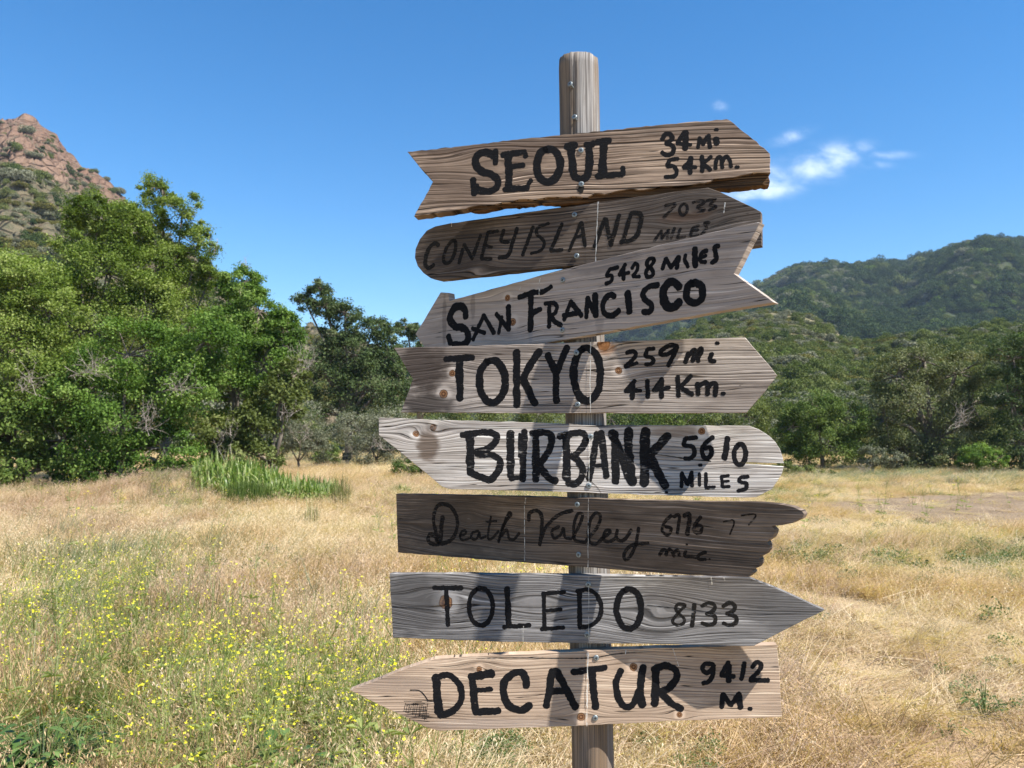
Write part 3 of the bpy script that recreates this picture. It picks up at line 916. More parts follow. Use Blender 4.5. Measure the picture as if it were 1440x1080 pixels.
# --- Death Valley
W = [('G', 24, [(395, 378), (372, 300), (358, 220), (380, 145), (430, 130), (480, 160), (508, 230), (503, 300), (470, 358), (420, 376), (360, 386), (326, 362), (335, 322), (366, 332), (382, 368)]), ('G', 30, [(416, 212), (402, 355)]),
     ('G', 15, [(525, 330), (560, 318), (562, 298), (538, 302), (525, 338), (548, 360), (592, 342)]),
     ('G', 15, [(642, 300), (605, 312), (598, 345), (632, 350), (650, 305), (655, 345), (690, 335)]),
     ('G', 15, [(722, 210), (702, 335), (725, 350), (770, 300)]), ('G', 14, [(690, 242), (760, 236)]),
     ('G', 17, [(770, 370), (812, 250), (850, 198), (832, 190), (795, 280), (770, 365)]), ('G', 16, [(790, 332), (822, 290), (836, 345), (865, 355), (902, 312)]),
     ('G', 22, [(960, 232), (968, 185), (1010, 172), (1040, 198), (1045, 270), (1030, 392)]), ('G', 20, [(1030, 388), (1058, 300), (1100, 240), (1165, 190), (1240, 172)]),
     ('G', 16, [(1152, 272), (1108, 300), (1120, 345), (1160, 328), (1182, 280), (1190, 338), (1232, 350)]),
     ('G', 18, [(1240, 345), (1288, 250), (1300, 198), (1272, 192), (1248, 260), (1252, 355), (1312, 375)]),
     ('G', 18, [(1312, 378), (1395, 275), (1415, 205), (1382, 188), (1345, 250), (1342, 358), (1390, 382), (1450, 320)]),
     ('H', 15, [(100, 312), (148, 280), (150, 262), (125, 268), (115, 310), (145, 328), (192, 300)]),
     ('H', 16, [(192, 262), (188, 308), (230, 318), (272, 258)]), ('H', 16, [(312, 250), (300, 330), (272, 400), (240, 430), (230, 400), (268, 350), (370, 335)])]
N = [('H', 15, [(495, 180), (458, 218), (445, 268), (478, 290), (496, 252), (460, 242)]), ('H', 15, [(508, 186), (542, 180), (530, 282)]), ('H', 19, [(568, 182), (600, 176), (585, 290)]),
     ('H', 16, [(662, 188), (632, 228), (626, 268), (658, 276), (668, 242), (636, 236)]),
     ('H', 15, [(430, 402), (452, 370), (470, 385), (464, 405)]), ('H', 15, [(468, 388), (490, 370), (512, 410)]), ('H', 14, [(512, 388), (532, 375), (542, 412)]), ('H', 14, [(578, 380), (570, 408), (600, 412), (650, 415)]), dot('H', 585, 342, 9),
     ('H', 14, [(690, 386), (652, 400), (650, 424), (692, 426)]), dot('H', 713, 425, 7),
     ('H', 7, [(790, 215), (850, 210), (825, 290)]), ('H', 7, [(890, 180), (972, 176), (930, 235)])]
board('dark brown plank with feather-shaped right end and dim script reading Death Valley', 752, YAW['death'], 0.021,
    [(556.7, 694.4), (680, 696.5), (797, 699.6), (900, 703), (1000, 705.2), (1070, 706.2), (1095, 708.5), (1115, 712), (1128, 718), (1131.5, 723), (1128.8, 728.5), (1115, 735.5), (1100, 738.5), (1085, 740), (1090.5, 745), (1090, 750), (1087, 756), (1078.8, 761), (1081.8, 766), (1081.5, 772), (1077, 779), (1067.5, 783.5), (1070, 788), (1069.5, 793), (1066, 798), (1058, 801), (1060.5, 805), (1052.5, 811.5), (970, 808.8), (860, 800.8), (797, 795.6), (700, 788.5), (559.6, 777)],
    dict(light=(0.225, 0.172, 0.130), dark=(0.028, 0.020, 0.015), patch=(0.095, 0.070, 0.052), spacing=0.006, line=0.6, bump=0.5, patch_k=0.9),
    W, N, paint_mat('dim_paint', (0.012, 0.010, 0.009), 0.62, seed=21), [(812, 709.6), (814, 780)], knots=[(660, 729, -3.5), (600, 738, -5)], seed=6, wk=1.25, nmat=paint_mat('dim_thin_paint', (0.010, 0.008, 0.007), 0.70, seed=23),
    dirt=[(640, 740, 110, 60, 0.45, (0.055, 0.044, 0.037)), (800, 770, 160, 26, 0.4, (0.06, 0.047, 0.038))], streaks=[([(740, 700), (738.5, 712), (738.5, 789)], 1.7), ([(828, 701), (827.5, 798)], 1.3), ([(658.5, 729), (662, 730)], 2.5)])

# --- TOLEDO
W = [('G', 32, [(362, 660), (540, 661)]), ('G', 32, [(440, 668), (450, 898)]), ('G', 30, ell(658, 780, 76, 118)),
     ('G', 34, [(825, 662), (835, 898)]), ('G', 28, [(802, 908), (972, 896)]),
     ('G', 26, [(1055, 690), (1060, 908)]), ('G', 26, [(1052, 697), (1192, 686)]), ('G', 24, [(1070, 806), (1168, 796)]), ('G', 26, [(1042, 921), (1185, 911)]),
     ('G', 32, [(1280, 690), (1286, 905)]), ('G', 28, [(1266, 682), (1340, 672), (1395, 712), (1422, 790), (1400, 858), (1350, 900), (1278, 912)]),
     ('H', 30, ell(258, 705, 70, 112))]
N = [('H', 17, [(575, 685), (535, 678), (522, 712), (568, 758), (565, 785), (530, 796), (502, 775), (535, 728), (575, 685)]), ('H', 24, [(626, 680), (613, 802)]),
     ('H', 21, [(668, 688), (710, 670), (742, 688), (732, 715), (695, 732)]), ('H', 21, [(695, 733), (742, 748), (740, 782), (705, 796), (668, 784)]),
     ('H', 22, [(788, 690), (828, 670), (856, 690), (842, 718), (808, 730)]), ('H', 22, [(808, 731), (858, 750), (856, 786), (820, 796), (788, 785)])]
board('grey swirl-grained plank lettered TOLEDO 8133, ending in a long point at right', 856, YAW['toledo'], 0.021,
    [(547.8, 806.7), (650, 807), (819, 808.5), (940, 811), (1053.8, 812.3), (1105, 833), (1160.5, 858), (1118, 879), (1060, 908.8), (925, 906), (719, 903), (552, 897)],
    dict(light=(0.33, 0.315, 0.305), dark=(0.020, 0.019, 0.019), patch=(0.125, 0.115, 0.11), spacing=0.0065, line=0.85, bump=0.7, patch_k=0.7),
    W, N, P_BLACK, [(827.3, 822), (825.6, 892.7)], knots=[(626.7, 846.7, 10), (925, 862, -9), (760, 850, -7)], seed=7, nmat=P_FADED,
    streaks=[([(828, 812), (828, 900)], 0.9), ([(1000, 811), (1001, 822)], 2.0), ([(1018, 812), (1019, 816)], 2.4), ([(736, 880), (736, 902)], 1.0)],
    cracks=[([(552, 853), (590, 856), (620, 860), (640, 868)], 1.6), ([(910, 851), (960, 856), (1040, 864), (1150, 861)], 1.5)],
    dirt=[(580, 850, 45, 50, 0.7, (0.080, 0.076, 0.075)), (1000, 836, 100, 26, 0.65, (0.09, 0.08, 0.075)), (1110, 860, 55, 34, 0.6, (0.10, 0.096, 0.095)), (700, 898, 140, 10, 0.5, (0.09, 0.085, 0.083))])

# --- DECATUR
W = [('I', 44, [(522, 305), (540, 520)]), ('I', 34, [(512, 312), (590, 292), (645, 330), (675, 405), (660, 465), (610, 515), (540, 532)]),
     ('I', 36, [(738, 310), (755, 508)]), ('I', 40, [(728, 302), (858, 285)]), ('I', 28, [(755, 385), (855, 378)]), ('I', 36, [(755, 515), (898, 506)]),
     ('I', 38, [(1058, 360), (1048, 300), (1030, 278), (980, 285), (930, 335), (925, 410), (960, 478), (1025, 505), (1085, 470)]),
     ('I', 38, [(1212, 275), (1178, 485)]), ('I', 38, [(1238, 270), (1355, 490)]), ('I', 34, [(1195, 390), (1308, 386)]), ('I', 30, [(1205, 268), (1245, 266)]),
     ('J', 34, [(-20, 292), (60, 282), (190, 262)]), ('J', 42, [(98, 290), (125, 520)]),
     ('J', 38, [(285, 282), (252, 365), (268, 460), (318, 514), (365, 490), (405, 400)]), ('J', 42, [(426, 262), (405, 390), (420, 512)]),
     ('J', 44, [(508, 275), (498, 502)]), ('J', 40, [(490, 278), (560, 252), (622, 275), (638, 325), (590, 392), (525, 420)]), ('J', 38, [(530, 420), (600, 485), (672, 528)])]
N = [('J', 30, [(868, 245), (820, 240), (800, 270), (830, 300), (868, 265)]), ('J', 30, [(870, 250), (866, 310), (840, 350), (800, 366)]),
     ('J', 28, [(965, 230), (918, 308)]), ('J', 30, [(918, 312), (1002, 320)]), ('J', 34, [(966, 250), (965, 352)]), ('J', 30, [(1066, 235), (1046, 338)]),
     ('J', 28, [(1115, 262), (1142, 230), (1170, 240), (1158, 285), (1102, 338)]), ('J', 30, [(1102, 344), (1218, 345)]),
     ('J', 30, [(922, 515), (930, 432)]), ('J', 30, [(930, 432), (980, 500)]), ('J', 30, [(980, 502), (1030, 432)]), ('J', 34, [(1030, 432), (1040, 518)]), dot('J', 1103, 525, 20)]
SCRIB = []
_r = random.Random(4)
for i in range(11):
    yy = 452 + i * 11
    SCRIB.append(('I', 3.0, [(330 + _r.uniform(-8, 30), yy + _r.uniform(-4, 4)), (400, yy + _r.uniform(-5, 5)), (450 + i * 4 + _r.uniform(-15, 10), yy + _r.uniform(-2, 8))]))
for i in range(12):
    xx = 340 + i * 12
    SCRIB.append(('I', 2.4, [(xx, 455 + _r.uniform(0, 25)), (xx - 8 + _r.uniform(-5, 5), 500 + _r.uniform(0, 25) + i * 4)]))
SCRIB.append(('I', 6, [(368, 382), (420, 385), (450, 410), (477, 450)]))
b_d, o_d = board('tan plank lettered DECATUR 9412 M, lowest of the boards, pointed at its left end', 970, YAW['decatur'], 0.021,
    [(492, 971), (520, 960), (560, 944), (611.6, 926), (700, 921), (802, 916.5), (863, 913), (980, 909.5), (1093, 906), (1097, 955), (1100, 1008.4), (950, 1014), (810, 1021), (700, 1025), (617.5, 1028.3), (598.6, 1023), (545, 997)],
    dict(light=(0.50, 0.375, 0.275), dark=(0.08, 0.055, 0.04), patch=(0.30, 0.215, 0.155), spacing=0.0062, line=0.55, bump=0.35, patch_k=0.6, fibre=0.35),
    W, N, P_SMOOTH, [(838.4, 925), (837, 1009.6)], knots=[(674, 941, 4), (817, 1008, 5.5), (891, 938, 5.5), (955.6, 1005, 4)], seed=8,
    streaks=[([(826.5, 917), (826, 960), (825, 1021)], 2.6), ([(946, 912), (954, 936)], 1.2), ([(880, 914), (879, 920)], 2)],
    cracks=[([(835, 924.5), (815, 926), (780, 925.5), (740, 925), (700, 925), (670, 926)], 2.2), ([(842, 924), (870, 919), (905, 917), (940, 917)], 1.9)],
    dirt=[(560, 962, 60, 12, 0.4, (0.22, 0.17, 0.14)), (700, 1018, 110, 8, 0.45, (0.28, 0.23, 0.20)), (1075, 925, 40, 18, 0.35, (0.30, 0.25, 0.21))])
new_obj('pen_scribble', ribbons(b_d, SCRIB, seed=77, rough=0.2, lift=0.00012), P_BLACK, o_d)

# two loose screws left standing out of the bare post top
for (sx, sy, tz) in ((803, 119, 0.35), (810, 166, 0.25)):
    p = at(sx, sy, POST_Y - POST_R - 0.012)
    ax = axis_at(p.z)
    dirn = Vector((p.x - ax.x, p.y - ax.y, 0)).normalized()
    base = Vector((ax.x, ax.y, p.z)) + dirn * POST_R * 0.9
    tip = base + dirn * 0.014 + Vector((-0.004, 0, 0.004))
    mb = MB()
    off = Vector((foot.x, foot.y, 0))
    mb.tube([base - off, tip - off], [0.0020, 0.0024], 8, 0)
    me2 = SCREW
    q = (tip - base).to_track_quat('-Y', 'Z').to_matrix()
    mb.add([tip - off + q @ Vector(v.co) for v in me2.vertices], [tuple(f.vertices) for f in me2.polygons], 0)
    k = len(mb.mi) - 5
    for i in range(k, len(mb.mi)):
        mb.mi[i] = 1
    mb.build('loose_screw', [M_SCREW, M_SLOT], post)


# ------------------------------------------------------------------ ground
PATH_PX = [(1120, 709), (1165, 706), (1240, 700), (1330, 696), (1440, 692), (1620, 688), (1640, 728), (1520, 741), (1440, 742), (1350, 740), (1280, 731), (1215, 727), (1165, 719)]
PATH_POLY = [ground_at(*p) for p in PATH_PX]


def in_poly(px, py, poly):
    ins = np.zeros(px.shape, bool)
    j = len(poly) - 1
    for i in range(len(poly)):
        xi, yi = poly[i]; xj, yj = poly[j]
        c = ((yi > py) != (yj > py)) & (px < (xj - xi) * (py - yi) / (yj - yi + 1e-12) + xi)
        ins ^= c
        j = i
    return ins


def gz(x, y):
    """height of the meadow"""
    x = np.asarray(x, float); y = np.asarray(y, float)
    fl = 0.03 * np.sin(x * 0.7 + 1.3 * np.sin(y * 0.31)) * np.sin(y * 0.53 + 0.8)
    left = 1 / (1 + np.exp(x * 0.9 + 1))
    near = np.exp(-(np.hypot(x, y) / 60) ** 4)
    md = 0.55 * np.exp(-((x + 7.9) / 1.9) ** 2 - ((y - 20.2) / 1.5) ** 2) + 0.14 * np.exp(-((x + 12.5) / 3.5) ** 2 - ((y - 21) / 1.6) ** 2)
    bank = 0.22 * np.exp(-((y - 25.0) / 1.6) ** 2) / (1 + np.exp(-(x - 9) * 0.7))
    return (fl * left + md + bank) * near


def sgrid(n, a, ext):
    t = np.linspace(-1, 1, n)
    return ext * np.sinh(a * t) / math.sinh(a)


gxs = sgrid(361, 7.2, 5000.0)
gys = sgrid(361, 7.2, 5000.0) + 15
GX, GY = np.meshgrid(gxs, gys)
GV = np.stack([GX.ravel(), GY.ravel(), gz(GX, GY).ravel()], 1)
n_ = 361
ii = np.arange(n_ * n_).reshape(n_, n_)
GF = np.stack([ii[:-1, :-1].ravel(), ii[:-1, 1:].ravel(), ii[1:, 1:].ravel(), ii[1:, :-1].ravel()], 1)
mg, nb, out = new_mat('meadow_soil')
oc = nb.node('ShaderNodeTexCoord').outputs['Object']
a1 = nb.noise(oc, 0.35, 5, 0.6); a2 = nb.noise(oc, 9, 5, 0.7); a3 = nb.noise(oc, 60, 3, 0.6)
c = nb.mix(nb.map(a1, 0.38, 0.62), (0.36, 0.25, 0.135), (0.43, 0.325, 0.19))
c = nb.mix(nb.map(a2, 0.45, 0.7, 0, 0.6), c, (0.25, 0.165, 0.09))
c = nb.mix(nb.map(a3, 0.5, 0.7, 0, 0.5), c, (0.54, 0.43, 0.27))
principled(nb, out, c, 0.95, nb.bump(nb.m('ADD', a2, a3), 0.8, 0.03), spec=0.05)
tag(new_obj('ground', np_mesh('ground', GV, GF), mg, smooth=True), kind='structure')

# bare earth patch at the right
bx = np.array([p[0] for p in PATH_POLY]); by = np.array([p[1] for p in PATH_POLY])
cellx, celly = np.meshgrid(np.arange(bx.min() - 0.3, bx.max() + 0.3, 0.14), np.arange(by.min() - 0.3, by.max() + 0.3, 0.14))
nzv = np.array([mnoise.noise((a * 0.9, b * 0.9, 3)) * 0.45 + mnoise.noise((a * 3, b * 3, 5)) * 0.22 for a, b in zip(cellx.ravel(), celly.ravel())])
def in_path(x, y, jitter=True):
    q = np.array([mnoise.noise((a * 0.9, b * 0.9, 3)) * 0.45 + mnoise.noise((a * 3, b * 3, 5)) * 0.22 for a, b in zip(np.ravel(x), np.ravel(y))])
    return in_poly(np.ravel(x) + q, np.ravel(y) + q * 1.3, PATH_POLY)
nr, nc = cellx.shape
inside = in_poly(cellx.ravel() + nzv, celly.ravel() + nzv * 1.3, PATH_POLY).reshape(nr, nc)
ii = np.arange(nr * nc).reshape(nr, nc)
ok = inside[:-1, :-1] & inside[:-1, 1:] & inside[1:, 1:] & inside[1:, :-1]
PF = np.stack([ii[:-1, :-1][ok], ii[:-1, 1:][ok], ii[1:, 1:][ok], ii[1:, :-1][ok]], 1)
pz = gz(cellx, celly) + 0.012 + 0.012 * nzv.reshape(nr, nc)
PV = np.stack([cellx.ravel(), celly.ravel(), pz.ravel()], 1)
used = np.unique(PF); rm = -np.ones(len(PV), int); rm[used] = np.arange(len(used))
md_, nb, out = new_mat('bare_earth')
oc = nb.node('ShaderNodeTexCoord').outputs['Object']
a1 = nb.noise(oc, 1.2, 5, 0.65); a2 = nb.noise(oc, 14, 4, 0.7)
c = nb.mix(nb.map(a1, 0.35, 0.65), (0.20, 0.145, 0.094), (0.265, 0.20, 0.135))
c = nb.mix(nb.map(a2, 0.52, 0.72, 0, 0.6), c, (0.33, 0.255, 0.175))
principled(nb, out, c, 0.95, nb.bump(nb.m('ADD', a1, a2), 0.9, 0.06), spec=0.05)
tag(new_obj('dirt_path', np_mesh('dirt_path', PV[used], rm[PF]), md_, smooth=True), kind='structure')


# ------------------------------------------------------------------ foliage helpers
def leaf_mat(name, cols, trans=0.3, rough=0.6, spec=0.14, inst=False):
    """cols: three leaf tones; 'tone' is stored per leaf and per spray"""
    m, nb, out = new_mat(name)
    a = nb.node('ShaderNodeAttribute', attribute_name='tone').outputs['Fac']
    if inst:
        oi = nb.node('ShaderNodeObjectInfo').outputs['Random']
        a = nb.m('ADD', nb.m('MULTIPLY', a, 0.55), nb.m('MULTIPLY', oi, 0.45))
    c = nb.ramp(a, [(0.0, cols[0]), (0.5, cols[1]), (1.0, cols[2])])
    p = nb.node('ShaderNodeBsdfPrincipled')
    nb.put(p.inputs['Base Color'], c); nb.put(p.inputs['Roughness'], rough); nb.put(p.inputs['Specular IOR Level'], spec)
    t = nb.node('ShaderNodeBsdfTranslucent')
    nb.put(t.inputs['Color'], nb.mix(1.0, c, (1.25, 1.35, 0.55), 'MULTIPLY'))
    mx = nb.node('ShaderNodeMixShader')
    nb.put(mx.inputs[0], trans)
    nb.l.new(p.outputs[0], mx.inputs[1]); nb.l.new(t.outputs[0], mx.inputs[2])
    nb.l.new(mx.outputs[0], out.inputs['Surface'])
    return m


def unit(n):
    v = rng.normal(size=(n, 3))
    return v / np.linalg.norm(v, axis=1, keepdims=True)


def leaves(cent, size, aspect=0.5, up=0.5, outward=None, tone=None, sizevar=0.35):
    """folded two-quad-free diamond leaves: 4 vertices, one quad each"""
    n = len(cent)
    nrm = unit(n) * 0.9
    nrm[:, 2] += up
    if outward is not None:
        nrm += outward * 0.5
    nrm /= np.linalg.norm(nrm, axis=1, keepdims=True)
    d = unit(n)
    d -= nrm * np.sum(d * nrm, 1, keepdims=True)
    d /= np.linalg.norm(d, axis=1, keepdims=True) + 1e-9
    s = np.cross(nrm, d)
    L = size * (1 + rng.uniform(-sizevar, sizevar, (n, 1)))
    w = L * aspect * 0.5
    v = np.stack([cent - d * L * 0.5, cent + s * w + nrm * L * 0.06, cent + d * L * 0.5, cent - s * w + nrm * L * 0.06], 1).reshape(-1, 3)
    f = np.arange(4 * n).reshape(n, 4)
    if tone is None:
        tone = rng.uniform(0, 1, n)
    return v, f, np.repeat(np.clip(tone, 0, 1), 4)


def bark_mat(name, c1, c2):
    m, nb, out = new_mat(name)
    oc = nb.node('ShaderNodeTexCoord').outputs['Object']
    n = nb.noise(nb.scale(oc, (9, 9, 2.5)), 1.0, 5, 0.65)
    principled(nb, out, nb.mix(nb.map(n, 0.35, 0.65), c1, c2), 0.9, nb.bump(n, 0.8, 0.02), spec=0.1)
    return m


M_BARK = bark_mat('grey_bark', (0.10, 0.08, 0.062), (0.22, 0.19, 0.155))
M_DEAD = bark_mat('bare_twig', (0.24, 0.20, 0.165), (0.40, 0.35, 0.30))
L_BRIGHT = leaf_mat('bright_leaves', ((0.045, 0.092, 0.014), (0.105, 0.185, 0.030), (0.22, 0.30, 0.080)), 0.34)
L_WILLOW = leaf_mat('willow_leaves', ((0.058, 0.096, 0.012), (0.155, 0.215, 0.036), (0.30, 0.345, 0.12)), 0.34)
L_OLIVE = leaf_mat('olive_leaves', ((0.070, 0.090, 0.022), (0.130, 0.160, 0.045), (0.215, 0.235, 0.090)), 0.28)
L_OAK = leaf_mat('oak_leaves', ((0.035, 0.060, 0.018), (0.075, 0.110, 0.036), (0.145, 0.165, 0.080)), 0.2)
L_SAGE = leaf_mat('sage_leaves', ((0.095, 0.105, 0.066), (0.165, 0.175, 0.115), (0.26, 0.255, 0.19)), 0.22)
L_DUSK = leaf_mat('dark_leaves', ((0.036, 0.066, 0.013), (0.092, 0.140, 0.028), (0.170, 0.210, 0.058)), 0.22)
L_GREYOAK = leaf_mat('grey_oak_leaves', ((0.062, 0.078, 0.028), (0.130, 0.148, 0.060), (0.215, 0.215, 0.120)), 0.22)
M_BARE = M_DEAD


def tree(name, label, cat, px, Y, blobs, nleaf, size, mat, group=None, sub=1.0, twigs=0, bare=(), trunk_r=0.12, aspect=0.5, fill=0.5, spread=1.0, zflat=0.75):
    """blobs: (x, y, rx, ry, weight[, dY]) as seen in the photograph, given depth here; px: x of the trunk foot"""
    gx0 = at(px, HORIZON, Y).x
    g0 = float(gz(gx0, Y))
    root = empty(name, (gx0, Y, g0))
    tag(root, label, cat, group)
    base = np.array((gx0, Y, g0))
    wsum = sum(b[4] for b in blobs)
    C, O, T = [], [], []
    tb = MB()
    fork = Vector((0, 0, max(0.25, 0.22 * max(at(b[0], b[1], Y).z - g0 for b in blobs))))
    hasb = False
    tb.tube([(0, 0, -0.15), (0.03, 0, fork.z * 0.5), tuple(fork)], [trunk_r * 1.3, trunk_r, trunk_r * 0.9], 8)
    for b in blobs:
        dY = b[5] if len(b) > 5 else 0.0
        c = np.array(at(b[0], b[1], Y + dY)) - base
        s = (Y + dY) / FPX
        rx, rz = b[2] * s, b[3] * s
        ry = min(rx, 2.6) * 0.9
        nl = int(nleaf * b[4] / wsum)
        ns = max(6, int(26 * sub * b[4] ** 0.6))
        dirs = unit(ns)
        rad = rng.uniform(fill, 1.0, (ns, 1)) ** 0.6
        sc = c + dirs * rad * np.array((rx, ry, rz)) * 0.93
        sr = rng.uniform(0.13, 0.30, ns) * math.sqrt(rx * rz) * spread
        pick = rng.integers(0, ns, nl)
        off = rng.normal(size=(nl, 3)) * sr[pick][:, None] * np.array((0.62, 0.62, 0.62 * zflat))
        C.append(sc[pick] + off)
        o = sc[pick] + off - c
        O.append(o / (np.linalg.norm(o, axis=1, keepdims=True) + 1e-6))
        st = rng.normal(0.42, 0.20, ns)
        T.append(st[pick] + rng.normal(0, 0.17, nl) + rng.normal(0, 0.10))
        # limb up to the blob, then lighter twigs out to its sprays
        cv = Vector(c)
        mid = fork.lerp(cv, 0.5) + Vector((0, 0, 0.12 * (cv - fork).length))
        r0 = trunk_r * 0.6
        tb.tube([fork, fork.lerp(mid, 0.5) + Vector((rng.uniform(-.08, .08), rng.uniform(-.08, .08), 0)), mid, cv], [r0, r0 * 0.8, r0 * 0.6, r0 * 0.35], 6)
        for q in range(min(ns, 16)):
            e = Vector(sc[q]); m2 = cv.lerp(e, 0.5) + Vector((0, 0, rng.uniform(-0.1, 0.15)))
            tb.tube([cv, m2, e], [r0 * 0.32, r0 * 0.2, r0 * 0.08], 4, cap=False)
    C = np.concatenate(C); O = np.concatenate(O); T = np.concatenate(T)
    keep = C[:, 2] > 0.03
    C, O, T = C[keep], O[keep], T[keep]
    v, f, t = leaves(C, size, aspect, 0.55, O, T)
    tb.build('trunk', M_BARK, root, smooth=True)
    new_obj('crown', np_mesh('crown', v, f, {'tone': t}), mat, root)
    if bare:
        for (x, y, rx, ry, n, dY) in bare:
            mb = MB()
            c = Vector(np.array(at(x, y, Y + dY)) - base)
            s = Y / FPX
            for k in range(n):
                # a bare spray: one crooked stem with fine side twigs
                w = rng.uniform(-2.2, 0.4)
                d = Vector((math.cos(w) * rx * s, rng.uniform(-0.4, 0.4) * rx * s, -math.sin(w) * ry * s * 0.9)) * rng.uniform(0.45, 0.9)
                p0 = c - d * 0.35 + Vector((rng.uniform(-.3, .3) * rx * s, 0, rng.uniform(-.3, .3) * ry * s))
                P = [p0]
                for j in range(5):
                    P.append(P[-1] + d * 0.24 + Vector(rng.uniform(-1, 1, 3)) * 0.10 * d.length)
                rr = 0.0075 * Y / 24
                mb.tube(P, [rr, rr * .8, rr * .65, rr * .5, rr * .35, rr * .2], 4, cap=False)
                for j in range(1, 6):
                    for sgn in (1, -1):
                        e = P[j] + (d * 0.16 * rng.uniform(.5, 1.2) + Vector(rng.uniform(-1, 1, 3)) * 0.2 * d.length)
                        mm = P[j].lerp(e, 0.5) + Vector(rng.uniform(-1, 1, 3)) * 0.03 * d.length
                        mb.tube([P[j], mm, e], [rr * .45, rr * .35, rr * .18], 3, cap=False)
            mb.build('bare_branches', M_BARE, root)
    return root


# ------------------------------------------------------------------ trees and bushes of the left-hand thicket
GL = 'trees and bushes of the left-hand thicket'
tree('willow_tree', 'tall willow with a thin see-through top, highest crown of the left thicket', 'tree', 232, 27,
     [(228, 264, 34, 26, .55), (256, 300, 38, 34, .8), (212, 305, 34, 36, .9), (278, 350, 34, 40, .9), (226, 375, 54, 50, 2.2), (298, 385, 26, 30, .7), (250, 450, 70, 60, 3)],
     60000, 0.074, L_WILLOW, GL, sub=1.3, bare=[(272, 300, 14, 26, 4, -0.3), (298, 345, 14, 26, 5, -0.2)], fill=0.35, spread=0.9)
tree('bushy_tree', 'broad leafy tree rising in front of the rocky slope, left of the tall willow', 'tree', 120, 26,
     [(138, 300, 44, 30, 1.2), (112, 340, 42, 36, 1.3), (172, 318, 42, 40, 1.4), (150, 385, 74, 56, 2.6), (80, 400, 44, 40, 1.3), (110, 460, 84, 60, 2.5), (205, 430, 50, 60, 1.6)],
     80000, 0.078, L_WILLOW, GL, sub=1.3, fill=0.45)
tree('bushy_tree', 'pale green spreading tree cut by the left edge of the photo', 'tree', 10, 23,
     [(40, 400, 60, 46, 1.6), (-10, 390, 60, 50, 1.4), (70, 440, 52, 46, 1.4), (10, 480, 90, 60, 2.5), (-90, 430, 90, 90, 2.0), (60, 540, 80, 60, 2)],
     70000, 0.076, L_WILLOW, GL, sub=1.3, fill=0.45, bare=[(40, 540, 40, 34, 12, -2.4), (120, 520, 44, 36, 14, -2.4)])
tree('leafy_bush', 'glossy bright green bush filling the middle foot of the thicket', 'bush', 170, 22.5,
     [(180, 500, 74, 54, 2.2), (250, 540, 60, 56, 2.0), (110, 560, 66, 54, 2.0), (170, 590, 80, 54, 2.0), (230, 630, 60, 40, 1.0), (290, 480, 50, 50, 1.4), (130, 640, 70, 36, 1.0), (180, 668, 90, 24, 1.0), (255, 665, 46, 24, .7)],
     70000, 0.076, L_BRIGHT, GL, sub=1.2, fill=0.5, aspect=0.6, bare=[(205, 590, 30, 44, 14, -2.2), (250, 545, 34, 34, 9, -2.2)])
tree('leafy_bush', 'dark shaded bush at the lower left corner of the thicket', 'bush', 30, 22.5,
     [(20, 600, 70, 60, 2.0), (90, 620, 60, 50, 1.5), (-60, 600, 80, 70, 1.5), (40, 655, 80, 36, 1.4), (110, 662, 50, 28, .8)],
     26000, 0.105, L_DUSK, GL, sub=1.2, fill=0.5, aspect=0.55)
tree('bushy_tree', 'rounded green tree sloping down to the right side of the thicket', 'tree', 335, 25,
     [(338, 400, 34, 34, 1.0), (365, 440, 42, 40, 1.4), (320, 470, 54, 54, 1.8), (395, 455, 24, 30, .7), (375, 510, 50, 50, 1.8), (330, 560, 56, 50, 1.6), (402, 480, 26, 40, .8)],
     60000, 0.075, L_BRIGHT, GL, sub=1.25, fill=0.45, aspect=0.55, bare=[(344, 372, 18, 30, 5, 0), (425, 520, 30, 54, 20, -0.8), (405, 560, 28, 36, 10, -1)])
tree('leafy_bush', 'drooping olive bush with grey dead boughs, rightmost of the near thicket', 'bush', 385, 24,
     [(395, 560, 36, 44, 1.2), (360, 600, 44, 40, 1.2), (310, 620, 46, 40, 1.0), (412, 530, 22, 36, .7), (350, 640, 60, 24, .8)],
     18000, 0.10, L_OLIVE, GL, sub=1.2, fill=0.5, bare=[(318, 615, 30, 34, 6, -1.6), (402, 585, 22, 34, 5, -1.2), (318, 640, 30, 30, 3, -1.8)])
tree('oak_tree', 'dark spreading oak standing beyond the thicket, left of the signpost', 'tree', 490, 45,
     [(450, 406, 20, 13, .5), (430, 426, 22, 16, .5), (458, 428, 26, 20, .6), (485, 442, 28, 20, .8), (525, 462, 34, 18, .9), (470, 475, 30, 22, 1), (500, 500, 48, 34, 1.6), (545, 500, 28, 30, 1),
      (460, 530, 40, 40, 1.4), (520, 545, 46, 44, 1.8), (560, 540, 20, 34, .7), (475, 585, 44, 34, 1.2)],
     56000, 0.13, L_OAK, 'trees beyond the meadow', sub=1.1, trunk_r=0.2, fill=0.4, spread=1.25, zflat=0.7)
tree('oak_tree', 'small far oak whose top shows between the big oak and the boards', 'tree', 590, 62,
     [(572, 462, 20, 14, .7), (592, 475, 22, 18, .8), (580, 500, 30, 24, 1), (610, 540, 40, 50, 1.6)],
     16000, 0.16, L_OAK, 'trees beyond the meadow', trunk_r=0.25, fill=0.4)
tree('sage_bush', 'pale grey-green rounded bush behind the small dark sign', 'bush', 530, 39,
     [(505, 605, 44, 28, 1.4), (545, 598, 40, 26, 1.3), (520, 635, 40, 24, 1.0), (562, 630, 32, 30, 1)],
     20000, 0.085, L_SAGE, 'shrubs along the meadow edge', sub=1.4, trunk_r=0.06, aspect=0.4, bare=[(530, 630, 26, 18, 8, -1.5)])
